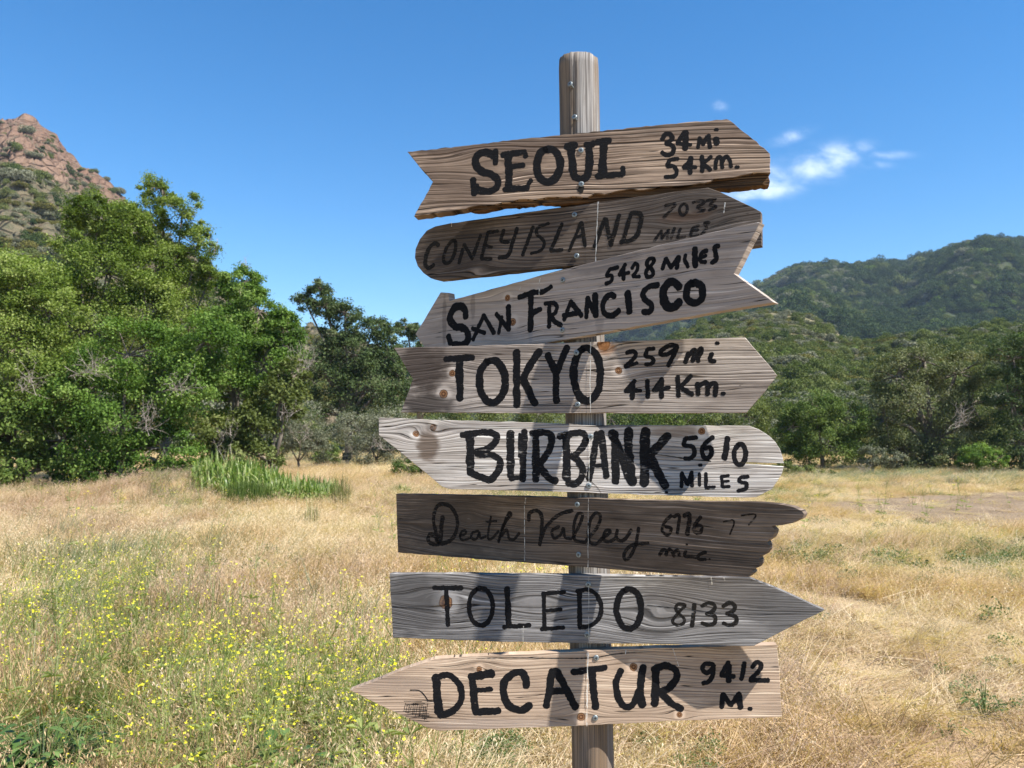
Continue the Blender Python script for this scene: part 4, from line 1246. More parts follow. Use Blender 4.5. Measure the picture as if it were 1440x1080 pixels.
tree('sage_bush', 'brownish grey shrub between the thicket and the big oak', 'bush', 420, 36,
     [(425, 600, 34, 40, 1.3), (395, 615, 30, 30, 1), (445, 625, 22, 24, .7)],
     13000, 0.085, L_SAGE, 'shrubs along the meadow edge', sub=1.4, trunk_r=0.06, aspect=0.4, bare=[(425, 610, 24, 30, 8, -1)])
tree('leafy_bush', 'low dark bush half hidden by the pointed left end of the BURBANK board', 'bush', 590, 30,
     [(578, 662, 30, 18, 1.2), (610, 655, 30, 22, 1.2), (600, 672, 36, 12, .7)],
     11000, 0.075, L_DUSK, 'shrubs along the meadow edge', sub=1.4, trunk_r=0.05)
tree('leafy_bush', 'small dark bush directly behind the small far sign', 'bush', 462, 41,
     [(466, 640, 16, 20, 1), (452, 646, 14, 14, .6)],
     5000, 0.085, L_DUSK, 'shrubs along the meadow edge', trunk_r=0.05)
tree('leafy_bush', 'yellow-green bush seen in the gap under the left half of the TOKYO board', 'bush', 700, 40,
     [(660, 585, 40, 40, 1.4), (710, 575, 46, 48, 1.6), (760, 580, 40, 44, 1.4), (700, 630, 70, 30, 1)],
     22000, 0.10, L_OLIVE, 'shrubs along the meadow edge', sub=1.3, trunk_r=0.08)
tree('oak_tree', 'dark oak hidden behind the boards, seen in the gap right of the post under TOKYO', 'tree', 900, 44,
     [(860, 590, 46, 40, 1.3), (920, 575, 50, 50, 1.5), (960, 600, 40, 44, 1.2), (900, 630, 70, 30, 1)],
     22000, 0.11, L_DUSK, 'shrubs along the meadow edge', sub=1.3, trunk_r=0.1)
tree('leafy_bush', 'green bush showing past the right end of the TOKYO board', 'bush', 1030, 44,
     [(1000, 600, 34, 30, 1), (1050, 585, 34, 34, 1.2), (1080, 600, 26, 30, .9), (1040, 630, 50, 28, 1)],
     18000, 0.10, L_OLIVE, 'shrubs along the meadow edge', sub=1.3, trunk_r=0.08)

# right-hand side
tree('leafy_bush', 'dense dark green round bush beside the rounded end of the BURBANK board', 'bush', 1155, 37,
     [(1145, 580, 44, 32, 1.5), (1185, 590, 36, 32, 1.2), (1115, 600, 30, 34, 1.1), (1160, 625, 52, 32, 1.6), (1205, 625, 26, 30, .9), (1128, 640, 36, 20, .7)],
     36000, 0.09, L_DUSK, 'trees along the right of the meadow', sub=1.4, trunk_r=0.1)
tree('oak_tree', 'large olive-grey oak with a mounded crown, biggest tree on the right', 'tree', 1310, 37,
     [(1300, 508, 46, 28, 1.3), (1260, 530, 40, 36, 1.2), (1345, 525, 44, 36, 1.3), (1290, 570, 70, 44, 2), (1365, 570, 38, 46, 1.3), (1245, 590, 34, 44, 1), (1320, 615, 74, 40, 1.6), (1270, 630, 46, 28, .8), (1300, 648, 80, 16, .9)],
     52000, 0.095, L_GREYOAK, 'trees along the right of the meadow', sub=1.4, trunk_r=0.25, fill=0.45, bare=[(1350, 590, 30, 30, 16, -2.2)])
tree('oak_tree', 'tall dark oak cut by the right edge of the photo', 'tree', 1440, 35,
     [(1425, 505, 40, 36, 1.2), (1470, 490, 60, 50, 1.6), (1420, 560, 36, 46, 1.2), (1470, 580, 60, 60, 1.7), (1430, 625, 44, 40, 1.1), (1530, 560, 60, 80, 1.5)],
     36000, 0.10, L_OAK, 'trees along the right of the meadow', sub=1.3, trunk_r=0.22, fill=0.45)
tree('leafy_bush', 'low bright green bush tucked under the right-hand oaks', 'bush', 1378, 34,
     [(1375, 640, 26, 16, 1), (1395, 645, 22, 14, .8), (1362, 650, 18, 12, .6)],
     8000, 0.08, L_BRIGHT, 'trees along the right of the meadow', trunk_r=0.05)
tree('sage_bush', 'greyish half-bare bush at the right foot of the dense dark bush', 'bush', 1225, 34,
     [(1228, 642, 20, 16, 1), (1260, 648, 16, 12, .8)],
     6000, 0.075, L_SAGE, 'trees along the right of the meadow', trunk_r=0.05, bare=[(1215, 662, 22, 14, 9, -0.8)])
tree('leafy_bush', 'low weedy bush on the bank in front of the dense dark round bush', 'bush', 1140, 32,
     [(1125, 664, 22, 10, 1), (1100, 658, 16, 10, .7), (1158, 668, 18, 8, .6)],
     6000, 0.07, L_OLIVE, 'trees along the right of the meadow', trunk_r=0.04)


# ------------------------------------------------------------------ hills
def hill(name, sil, D0, rows, noise_amp, noise_scale, mat, prof=1.0, back=0.7, dx=6, seed=0.0, extra=None, zbase=-1.5):
    """sil: [(x, y, distance)] crest as seen from the meadow; the slope falls from it to D0(x) at the meadow's edge"""
    xs = np.arange(sil[0][0], sil[-1][0] + 0.1, dx)
    sy = np.interp(xs, [p[0] for p in sil], [p[1] for p in sil])
    sd = np.interp(xs, [p[0] for p in sil], [p[2] for p in sil])
    V = []
    n1 = rows
    n2 = 8
    for x, y, D in zip(xs, sy, sd):
        d0 = D0(x) if callable(D0) else D0
        top = at(x, y, D)
        ux = top.x / D
        for r_ in range(n1 + n2 + 1):
            t = r_ / n1
            if t <= 1:
                Yd = d0 + (D - d0) * t
                z = zbase + (top.z - zbase) * t ** prof
            else:
                q = (r_ - n1) / n2
                Yd = D + (D - d0) * back * q
                z = top.z - (top.z - zbase) * (q ** 1.5)
            X = ux * Yd
            w = min(1, t * 5) * (1 if t <= 1 else max(0, 2 - t))
            w2 = w * (0.25 + 0.75 * min(1.0, abs(1 - t) * 5))
            p = Vector((X, Yd, z)) / noise_scale + Vector((seed, seed * 2, 0))
            h = mnoise.fractal(p, 1.0, 2.1, 5)
            zz = z + noise_amp * h * w2
            if extra is not None:
                ex = extra(X, Yd, z, t)
                zz += ex
            V.append((X, Yd, zz))
    m_ = n1 + n2 + 1
    nx = len(xs)
    ii = np.arange(nx * m_).reshape(nx, m_)
    F = np.stack([ii[:-1, :-1].ravel(), ii[1:, :-1].ravel(), ii[1:, 1:].ravel(), ii[:-1, 1:].ravel()], 1)
    V = np.array(V)
    o = new_obj(name, np_mesh(name, V, F), mat, smooth=True)
    tag(o, kind='structure')
    return V.reshape(nx, m_, 3), n1, xs


def hill_mat(name, c1, c2, c3, s=0.05, bump=0.8):
    m, nb, out = new_mat(name)
    oc = nb.node('ShaderNodeTexCoord').outputs['Object']
    a = nb.noise(oc, s, 6, 0.65); b = nb.noise(oc, s * 6, 5, 0.7)
    c = nb.mix(nb.map(a, 0.36, 0.64), c1, c2)
    c = nb.mix(nb.map(b, 0.45, 0.7, 0, 0.7), c, c3)
    principled(nb, out, c, 0.95, nb.bump(b, bump, 1.5), spec=0.03)
    return m


M_HILL = hill_mat('chaparral_soil', (0.042, 0.056, 0.026), (0.055, 0.066, 0.034), (0.075, 0.075, 0.042))
# scar of bare tan earth on the middle knoll
m2, nb, out = new_mat('knoll_soil')
oc = nb.node('ShaderNodeTexCoord').outputs['Object']
a = nb.noise(oc, 0.12, 6, 0.65); b = nb.noise(oc, 0.9, 5, 0.7)
c = nb.mix(nb.map(a, 0.36, 0.64), (0.11, 0.108, 0.056), (0.165, 0.145, 0.085))
c = nb.mix(nb.map(b, 0.5, 0.66, 0, 0.7), c, (0.26, 0.195, 0.125))
principled(nb, out, c, 0.95, nb.bump(b, 0.8, 0.5), spec=0.03)
M_KNOLL = m2

FAR, FN, FX = hill('hill', [(560, 520, 900), (700, 500, 900), (860, 472, 860), (940, 440, 820), (1000, 415, 800), (1060, 402, 780), (1085, 393, 770), (1130, 386, 760), (1200, 378, 740), (1275, 375, 700), (1300, 362, 680), (1335, 347, 660),
                     (1365, 336, 650), (1410, 328, 640), (1450, 329, 640), (1520, 322, 640), (1700, 330, 640), (2000, 360, 640)], 230, 60, 42, 150, M_HILL, prof=1.05, seed=1.7)
MID, MN, MX = hill('hill', [(820, 560, 150), (880, 520, 170), (940, 482, 185), (985, 460, 190), (1030, 446, 195), (1075, 439, 195), (1125, 441, 190), (1160, 458, 180), (1195, 480, 165), (1230, 482, 150), (1280, 472, 140), (1340, 465, 135), (1440, 462, 130), (1600, 440, 130), (1900, 430, 130)],
                   55, 40, 2.6, 30, M_KNOLL, prof=0.9, seed=5.1, dx=7)


def rock_extra(X, Y, z, t):
    if t > 1.15 or t < 0.25:
        return 0.0
    p = Vector((X * 0.16 + z * 0.08, Y * 0.10, z * 0.20 - X * 0.10))
    d = mnoise.voronoi(p * 1.0)[0]
    e = min(1.0, (d[1] - d[0]) * 2.2)
    d2 = mnoise.voronoi(p * 2.6 + Vector((3, 1, 2)))[0]
    e2 = min(1.0, (d2[1] - d2[0]) * 2.2)
    k = min(1, max(0, (t - 0.25) * 4))
    d3 = mnoise.voronoi(p * 0.45 + Vector((7, 2, 5)))[0]
    e3 = min(1.0, (d3[1] - d3[0]) * 2.0)
    return k * (4.2 * (e3 - 0.5) + 2.6 * (e - 0.6) + 0.6 * (e2 - 0.6)) * (0.5 if t > 0.94 else 1)


mr, nb, out = new_mat('red_rock')
geo = nb.node('ShaderNodeNewGeometry')
oc = nb.node('ShaderNodeTexCoord').outputs['Object']
x, y, z = nb.sep(oc)
strat = nb.xyz(nb.m('ADD', nb.m('MULTIPLY', x, 0.16), nb.m('MULTIPLY', z, 0.08)), nb.m('MULTIPLY', y, 0.1), nb.m('SUBTRACT', nb.m('MULTIPLY', z, 0.2), nb.m('MULTIPLY', x, 0.1)))
v2 = nb.voro(strat, 1.9, 'DISTANCE_TO_EDGE').outputs['Distance']
n1 = nb.noise(oc, 0.06, 5, 0.6); n2 = nb.noise(oc, 0.5, 6, 0.7); n3 = nb.noise(oc, 0.22, 5, 0.65)
c = nb.mix(nb.map(n1, 0.38, 0.62), (0.165, 0.096, 0.064), (0.225, 0.150, 0.108))
c = nb.mix(nb.map(n2, 0.45, 0.68, 0, 0.75), c, (0.105, 0.066, 0.048))
c = nb.mix(nb.map(n3, 0.52, 0.66, 0, 0.7), c, (0.115, 0.105, 0.075))
soil = nb.mix(nb.map(n2, 0.4, 0.65), (0.085, 0.085, 0.05), (0.17, 0.13, 0.085))
hgt = nb.m('ADD', z, nb.m('MULTIPLY', nb.m('SUBTRACT', n1, 0.5), 26.0))
c = nb.mix(nb.map(hgt, 52.0, 66.0, 0, 1, True), soil, c)
hb = nb.m('ADD', nb.m('MULTIPLY', nb.map(v2, 0, 0.12), 1.2), nb.m('MULTIPLY', n2, 1.2))
principled(nb, out, c, 0.92, nb.bump(hb, 0.8, 0.9), spec=0.08)
PEAK, PN, PX = hill('rocky_hill', [(-700, 180, 330), (-400, 230, 300), (-200, 165, 270), (-120, 205, 260), (-60, 185, 255), (-12, 172, 252), (2, 166, 250), (18, 161, 250), (36, 160, 250), (46, 166, 250), (62, 178, 250), (80, 192, 249), (87, 206, 249), (100, 216, 248), (116, 232, 247),
                    (134, 244, 246), (160, 262, 244), (205, 306, 240), (265, 356, 236), (340, 420, 232), (400, 452, 230), (450, 468, 228), (480, 476, 228), (540, 500, 228), (640, 540, 225)], 60, 130, 3.0, 30, mr, prof=1.0, dx=4, seed=9.3, extra=rock_extra, back=0.5)


# ------------------------------------------------------------------ scattering (stuff only)
def scatter(name, pts, rot, scl, idx, sources, kind='stuff'):
    """one object: copies of the source meshes stood on the given points"""
    coll = bpy.data.collections.new(name + '_sources')
    for o in sources:
        coll.objects.link(o)
    me = bpy.data.meshes.new(name)
    n = len(pts)
    me.vertices.add(n)
    me.vertices.foreach_set('co', np.ascontiguousarray(pts, dtype=np.float32).ravel())
    a = me.attributes.new('rot', 'FLOAT_VECTOR', 'POINT'); a.data.foreach_set('vector', np.ascontiguousarray(rot, dtype=np.float32).ravel())
    a = me.attributes.new('scl', 'FLOAT_VECTOR', 'POINT'); a.data.foreach_set('vector', np.ascontiguousarray(scl, dtype=np.float32).ravel())
    a = me.attributes.new('idx', 'INT', 'POINT'); a.data.foreach_set('value', np.ascontiguousarray(idx, dtype=np.int32))
    ob = bpy.data.objects.new(name, me)
    COL.objects.link(ob)
    g = bpy.data.node_groups.new(name, 'GeometryNodeTree')
    g.interface.new_socket('Geometry', in_out='INPUT', socket_type='NodeSocketGeometry')
    g.interface.new_socket('Geometry', in_out='OUTPUT', socket_type='NodeSocketGeometry')
    N = g.nodes; L = g.links
    gi = N.new('NodeGroupInput'); go = N.new('NodeGroupOutput')
    ip = N.new('GeometryNodeInstanceOnPoints')
    ci = N.new('GeometryNodeCollectionInfo')
    ci.inputs['Collection'].default_value = coll
    ci.inputs['Separate Children'].default_value = True
    ci.inputs['Reset Children'].default_value = True
    def attr(nm, dt):
        q = N.new('GeometryNodeInputNamedAttribute'); q.data_type = dt
        q.inputs['Name'].default_value = nm
        return [s for s in q.outputs if s.enabled and s.name == 'Attribute'][0]
    L.new(gi.outputs[0], ip.inputs['Points'])
    L.new(ci.outputs[0], ip.inputs['Instance'])
    ip.inputs['Pick Instance'].default_value = True
    L.new(attr('idx', 'INT'), ip.inputs['Instance Index'])
    L.new(attr('rot', 'FLOAT_VECTOR'), ip.inputs['Rotation'])
    L.new(attr('scl', 'FLOAT_VECTOR'), ip.inputs['Scale'])
    L.new(ip.outputs[0], go.inputs[0])
    md = ob.modifiers.new('scatter', 'NODES')
    md.node_group = g
    return ob


def shrub_source(name, mat, n=2600, size=0.10, r=1.0, h=0.8, lumps=9):
    d = unit(lumps); d[:, 2] = np.abs(d[:, 2])
    c = d * rng.uniform(0.35, 0.8, (lumps, 1)) * np.array((r, r, h))
    pick = rng.integers(0, lumps, n)
    off = unit(n) * (rng.uniform(0.35, 1.0, (n, 1)) ** 0.5) * 0.42 * np.array((r, r, h))
    P = c[pick] + off
    P[:, 2] = np.abs(P[:, 2]) + 0.02
    o = off / (np.linalg.norm(off, axis=1, keepdims=True) + 1e-6)
    st = rng.normal(0.45, 0.18, lumps)
    v, f, t = leaves(P, size, 0.6, 0.4, o, st[pick] + rng.normal(0, 0.15, n))
    return new_obj(name, np_mesh(name, v, f, {'tone': t}), mat, link=False)


S_GREEN = leaf_mat('chaparral_green', ((0.058, 0.084, 0.022), (0.118, 0.142, 0.044), (0.19, 0.20, 0.080)), 0.2, 0.8, 0.08, inst=True)
S_BRIGHT = leaf_mat('chaparral_bright', ((0.070, 0.120, 0.022), (0.13, 0.195, 0.038), (0.21, 0.26, 0.07)), 0.25, 0.8, 0.08, inst=True)
S_GREY = leaf_mat('chaparral_grey', ((0.098, 0.106, 0.064), (0.165, 0.170, 0.112), (0.235, 0.23, 0.165)), 0.15, 0.8, 0.08, inst=True)
S_DARK = leaf_mat('chaparral_dark', ((0.026, 0.046, 0.016), (0.050, 0.078, 0.026), (0.090, 0.115, 0.044)), 0.2, 0.8, 0.08, inst=True)
S_OCHRE = leaf_mat('chaparral_ochre', ((0.085, 0.085, 0.022), (0.14, 0.13, 0.034), (0.20, 0.18, 0.06)), 0.2, 0.8, 0.08, inst=True)
SH = [shrub_source('shrub_a_green', S_GREEN), shrub_source('shrub_b_bright', S_BRIGHT), shrub_source('shrub_c_grey', S_GREY, h=0.65),
      shrub_source('shrub_d_dark', S_DARK, h=1.0), shrub_source('shrub_e_ochre', S_OCHRE, h=0.6), shrub_source('shrub_f_green', S_GREEN, h=0.6, lumps=13)]


def hill_points(G, n1, n, tmin=0.02, tmax=1.04, bias=1.0):
    nx, m_, _ = G.shape
    u = rng.uniform(0, nx - 1.001, n)
    v = np.clip(tmin + (tmax - tmin) * rng.uniform(0, 1, n) ** bias, 0, None) * n1
    i = u.astype(int); j = v.astype(int); fu = (u - i)[:, None]; fv = (v - j)[:, None]
    P = G[i, j] * (1 - fu) * (1 - fv) + G[i + 1, j] * fu * (1 - fv) + G[i, j + 1] * (1 - fu) * fv + G[i + 1, j + 1] * fu * fv
    return P, v / n1


def nz(P, s, seed=0.0):
    return np.array([mnoise.noise((p[0] * s + seed, p[1] * s, p[2] * s)) for p in P])


def hill_scatter(name, label, P, smin, smax, weights_fn, cat='chaparral'):
    n = len(P)
    W_ = weights_fn(P)
    cum = np.cumsum(W_, 1); cum /= cum[:, -1:]
    idx = (rng.uniform(0, 1, (n, 1)) > cum).sum(1)
    s = rng.uniform(smin, smax, n) * np.exp(rng.normal(0, 0.25, n))
    scl = np.stack([s, s, s * rng.uniform(0.8, 1.25, n)], 1)
    rot = np.stack([rng.normal(0, .08, n), rng.normal(0, .08, n), rng.uniform(0, 6.28, n)], 1)
    P = P.copy(); P[:, 2] -= 0.15 * s
    o = scatter(name, P, rot, scl, np.clip(idx, 0, 5), [bpy.data.objects.new(x.name + '_s', x.data) for x in SH])
    tag(o, label, cat, kind='stuff')
    return o


def wfar(P):
    a = nz(P, 0.012, 3); b = nz(P, 0.03, 11); c = nz(P, 0.02, 23)
    w = np.stack([0.6 + 0 * a, 0.06 + 3.5 * np.clip(b - 0.2, 0, 1), 0.2 + 3 * np.clip(a - .08, 0, 1), 2.2 + 7 * np.clip(-a, 0, 1), 0.03 + 0 * a, 0.4 + 0 * a], 1)
    return w


P1, t1 = hill_points(FAR, FN, 24000, 0.10, 1.03)
hill_scatter('chaparral', 'dark chaparral covering the far hill on the right', P1, 2.6, 5.2, wfar)
P2, t2 = hill_points(MID, MN, 9500, 0.0, 1.02)
k2 = nz(P2, 0.09, 41)
scar = np.array([((p[0] / p[1] * FPX + 720) - 1130) for p in P2]) / 48
k4 = nz(P2, 0.34, 77)
keep = ~((np.abs(scar) < 1.1) & (t2 > 0.70) & (k4 > -0.12)) 
keep &= (rng.uniform(0, 1, len(P2)) < 0.8) | (P2[:, 1] < 110)
P2 = P2[keep]


def wmid(P):
    a = nz(P, 0.05, 3); b = nz(P, 0.08, 11)
    return np.stack([1.3 + 0 * a, 0.10 + 1.2 * np.clip(b - 0.25, 0, 1), 1.5 + 4 * np.clip(a, 0, 1), 0.12 + 0.8 * np.clip(-a, 0, 1), 0.9 + 0 * a, 1.4 + 0 * a], 1)


hill_scatter('chaparral', 'olive and grey shrubs covering the low knoll behind the right-hand trees', P2, 0.75, 1.6, wmid)
P3, t3 = hill_points(PEAK, PN, 9000, 0.0, 1.0)
k3 = nz(P3, 0.07, 61)
rockiness = np.clip((P3[:, 2] + 12 * nz(P3, 0.03, 5) - 54) / 14, 0, 1)
keep = rng.uniform(0, 1, len(P3)) > rockiness * np.where(k3 > -0.05, 0.45, 0.90)
keep &= rng.uniform(0, 1, len(P3)) < 0.85
keep &= (P3[:, 2] < 84) | (rng.uniform(0, 1, len(P3)) < 0.12)
P3 = P3[keep]


def wpeak(P):
    a = nz(P, 0.06, 3)
    lowz = np.clip((48 - P[:, 2]) / 8, 0, 1)
    return np.stack([0.7 + 0 * a, 0.05 + 0 * a, 2.2 + 0 * a, 0.4 + 0 * a, 0.1 + 3.0 * lowz, 0.8 + 0 * a], 1)


hill_scatter('chaparral', 'grey-green scrub growing over the rocky slope on the left', P3, 0.8, 1.9, wpeak)


# ------------------------------------------------------------------ grass
def blade_source(name, mat, n, rad, hmin, hmax, wid, bend=0.5, lean=0.25, heads=0.0, wind=(0.0, 0.0)):
    V, F, T, b = [], [], [], 0
    for i in range(n):
        a = rng.uniform(0, 6.28); r = rad * math.sqrt(rng.uniform(0, 1))
        p = np.array((r * math.cos(a), r * math.sin(a), -0.02))
        h = rng.uniform(hmin, hmax)
        az = rng.uniform(0, 6.28)
        d = np.array((math.cos(az), math.sin(az), 0)) * lean * rng.uniform(0.2, 1.6) + np.array((wind[0], wind[1], 0))
        s = np.array((-math.sin(az + rng.uniform(-.9, .9)), math.cos(az), 0)); s /= np.linalg.norm(s)
        w = wid * rng.uniform(0.6, 1.3)
        tn = rng.uniform(0, 1)
        prev = None
        for j, t in enumerate((0, 0.4, 0.75, 1.0)):
            q = p + np.array((0, 0, h * (t - 0.28 * bend * t * t))) + d * h * (t + bend * t * t)
            ww = w * (1 - 0.9 * t ** 1.5)
            V += [q - s * ww, q + s * ww]
            T += [tn, tn]
            if j:
                F.append((b + 2 * j - 2, b + 2 * j - 1, b + 2 * j + 1, b + 2 * j))
        b += 8
        if rng.uniform() < heads:
            for _ in range(5):
                e = q + rng.normal(size=3) * np.array((0.012, 0.012, 0.03)) + np.array((d[0], d[1], 0)) * 0.02
                dd = np.array((rng.normal() * 0.4, rng.normal() * 0.4, -1.0)); dd /= np.linalg.norm(dd)
                ss = np.cross(dd, unit(1)[0]); ss /= np.linalg.norm(ss) + 1e-6
                V += [e, e + dd * 0.009 + ss * 0.0028, e + dd * 0.022, e + dd * 0.009 - ss * 0.0028]
                T += [min(1, tn + 0.3)] * 4
                F.append((b, b + 1, b + 2, b + 3)); b += 4
    return new_obj(name, np_mesh(name, np.array(V), np.array(F), {'tone': np.array(T)}), mat, link=False)


G_STRAW = leaf_mat('straw', ((0.36, 0.250, 0.145), (0.58, 0.445, 0.280), (0.74, 0.63, 0.47)), 0.32, 0.55, 0.25, inst=True)
G_GOLD = leaf_mat('golden_straw', ((0.31, 0.200, 0.100), (0.51, 0.36, 0.20), (0.68, 0.52, 0.33)), 0.32, 0.55, 0.25, inst=True)
G_RED = leaf_mat('reddish_straw', ((0.29, 0.185, 0.12), (0.43, 0.30, 0.21), (0.56, 0.43, 0.33)), 0.3, 0.6, 0.15, inst=True)
G_GREEN = leaf_mat('green_grass', ((0.060, 0.105, 0.022), (0.12, 0.175, 0.045), (0.26, 0.29, 0.10)), 0.38, 0.5, 0.3, inst=True)
G_GREY = leaf_mat('grey_green_weed', ((0.10, 0.125, 0.065), (0.18, 0.20, 0.115), (0.32, 0.33, 0.21)), 0.3, 0.6, 0.2, inst=True)
wind = (0.22, -0.05)
GS = [blade_source('tuft_a', G_STRAW, 90, 0.16, 0.14, 0.38, 0.0020, 0.7, 0.45, 0.25, wind),
      blade_source('tuft_b', G_STRAW, 80, 0.16, 0.10, 0.30, 0.0022, 0.9, 0.7, 0.15, wind),
      blade_source('tuft_c', G_GOLD, 90, 0.15, 0.12, 0.34, 0.0020, 0.8, 0.5, 0.2, wind),
      blade_source('tuft_d', G_RED, 80, 0.16, 0.15, 0.36, 0.0022, 0.6, 0.4, 0.35, wind),
      blade_source('tuft_e', G_GREEN, 70, 0.14, 0.10, 0.28, 0.0026, 0.7, 0.45, 0.0, wind),
      blade_source('tuft_f', G_GREY, 60, 0.14, 0.15, 0.42, 0.0026, 0.5, 0.35, 0.1, wind)]


def wedge_points(y0, y1, dens, half=0.78, pad=1.5):
    area_x = half * y1 + pad
    n = int(dens * 2 * area_x * (y1 - y0))
    x = rng.uniform(-area_x, area_x, n); y = rng.uniform(y0, y1, n)
    k = np.abs(x) < half * y + pad
    return x[k], y[k]


xs_, ys_, sc_ = [], [], []
for (y0, y1, dens, s) in ((0.9, 7.5, 46, 0.95), (7.5, 14, 26, 1.12), (14, 26, 13, 1.35), (26, 48, 6.0, 1.7), (48, 70, 2.0, 2.4)):
    x, y = wedge_points(y0, y1, dens)
    xs_.append(x); ys_.append(y); sc_.append(np.full(len(x), s))
gx_, gy_, gs_ = np.concatenate(xs_), np.concatenate(ys_), np.concatenate(sc_)
inp = in_path(gx_, gy_)
ok = ~inp | (rng.uniform(0, 1, len(gx_)) < 0.10)
ok &= np.hypot(gx_ - foot.x, gy_ - foot.y) > 0.07
gx_, gy_, gs_, inp = gx_[ok], gy_[ok], gs_[ok], inp[ok]


def pxy(x, y):
    """where a meadow point shows in the photograph (only to place the patches of green and flowers)"""
    return 720 + x / y * FPX, HORIZON + EYE / y * FPX


gpx, gpy = pxy(gx_, gy_)
n1 = np.array([mnoise.noise((a * 0.55, b * 0.4, 1)) for a, b in zip(gx_, gy_)])
n2 = np.array([mnoise.noise((a * 1.6, b * 1.3, 7)) for a, b in zip(gx_, gy_)])
n3 = np.array([mnoise.noise((a * 0.25, b * 0.22, 17)) for a, b in zip(gx_, gy_)])


def gauss(cx, cy, rx, ry):
    return np.exp(-((gpx - cx) / rx) ** 2 - ((gpy - cy) / ry) ** 2)


green = 0.60 * gauss(60, 1030, 150, 80) + 0.28 * gauss(230, 940, 190, 120) + 0.30 * gauss(420, 1040, 160, 80) + 0.22 * gauss(120, 840, 150, 60) + 0.25 * gauss(1260, 770, 160, 22) + 0.45 * gauss(1410, 790, 90, 28) \
    + 0.40 * gauss(700, 1075, 80, 60) + 0.3 * gauss(240, 800, 60, 50) + 0.9 * gauss(60, 694, 120, 7) + 0.55 * gauss(720, 700, 160, 14) + 0.5 * gauss(1100, 700, 70, 14)
weed = 0.8 * gauss(1200, 668, 160, 17) + 0.7 * gauss(1400, 675, 120, 12) + 0.35 * gauss(150, 850, 200, 90) + 0.35 * gauss(250, 710, 50, 16) + 0.5 * gauss(430, 640, 100, 10) + 0.4 * gauss(560, 652, 90, 8)
red = 0.75 * gauss(230, 690, 170, 22) + 0.4 * gauss(400, 860, 150, 60) + 0.5 * gauss(250, 695, 80, 14) + 0.5 * gauss(60, 720, 130, 30) + 0.45 * gauss(1250, 770, 60, 12) + 0.25 * gauss(620, 700, 200, 20)
u = rng.uniform(0, 1, len(gx_))
idx = np.where(n1 > 0.12, 2, np.where(n2 > 0.0, 0, 1))
idx = np.where(u < np.clip(red + 0.35 * (n3 > 0.2), 0, 0.9), 3, idx)
idx = np.where(rng.uniform(0, 1, len(gx_)) < np.clip(weed * (1 + n2), 0, 0.85), 5, idx)
idx = np.where(rng.uniform(0, 1, len(gx_)) < np.clip(green * (1 + 1.6 * n2), 0, 0.8), 4, idx)
hgt = np.where(gpx > 1000, 0.62, 1.0) * (1 + 0.45 * n1) * np.where((gpx > 1200) & (gpy > 880), 0.75, 1)
lod = np.clip((n2 + 0.8 * n3 - 0.12) * 3.0, 0, 1)           # lodged, trampled patches
hgt = hgt * (1 - 0.55 * lod) * np.where(inp, 0.4, 1)
s = gs_ * rng.uniform(0.75, 1.25, len(gx_))
scl = np.stack([s * 1.1, s * 1.1, np.where(gs_ > 1.3, 0.95 * rng.uniform(.8, 1.2, len(gx_)), s) * hgt], 1)
rot = np.stack([rng.normal(0, .14 + .25 * lod), rng.normal(0.0, .14 + .25 * lod) + .25 * lod, rng.normal(0, 0.9, len(gx_))], 1)
o = scatter('dry_grass', np.stack([gx_, gy_, gz(gx_, gy_)], 1), rot, scl, idx, GS)
tag(o, 'long dry straw-coloured grass covering the meadow', 'grass', kind='stuff')


# ------------------------------------------------------------------ yellow mustard
Y_PETAL = leaf_mat('yellow_petals', ((0.60, 0.53, 0.015), (0.72, 0.66, 0.03), (0.80, 0.76, 0.09)), 0.35, 0.5, 0.2, inst=True)
Y_STEM = leaf_mat('mustard_stems', ((0.14, 0.18, 0.045), (0.25, 0.29, 0.10), (0.38, 0.40, 0.18)), 0.3, 0.5, 0.25, inst=True)


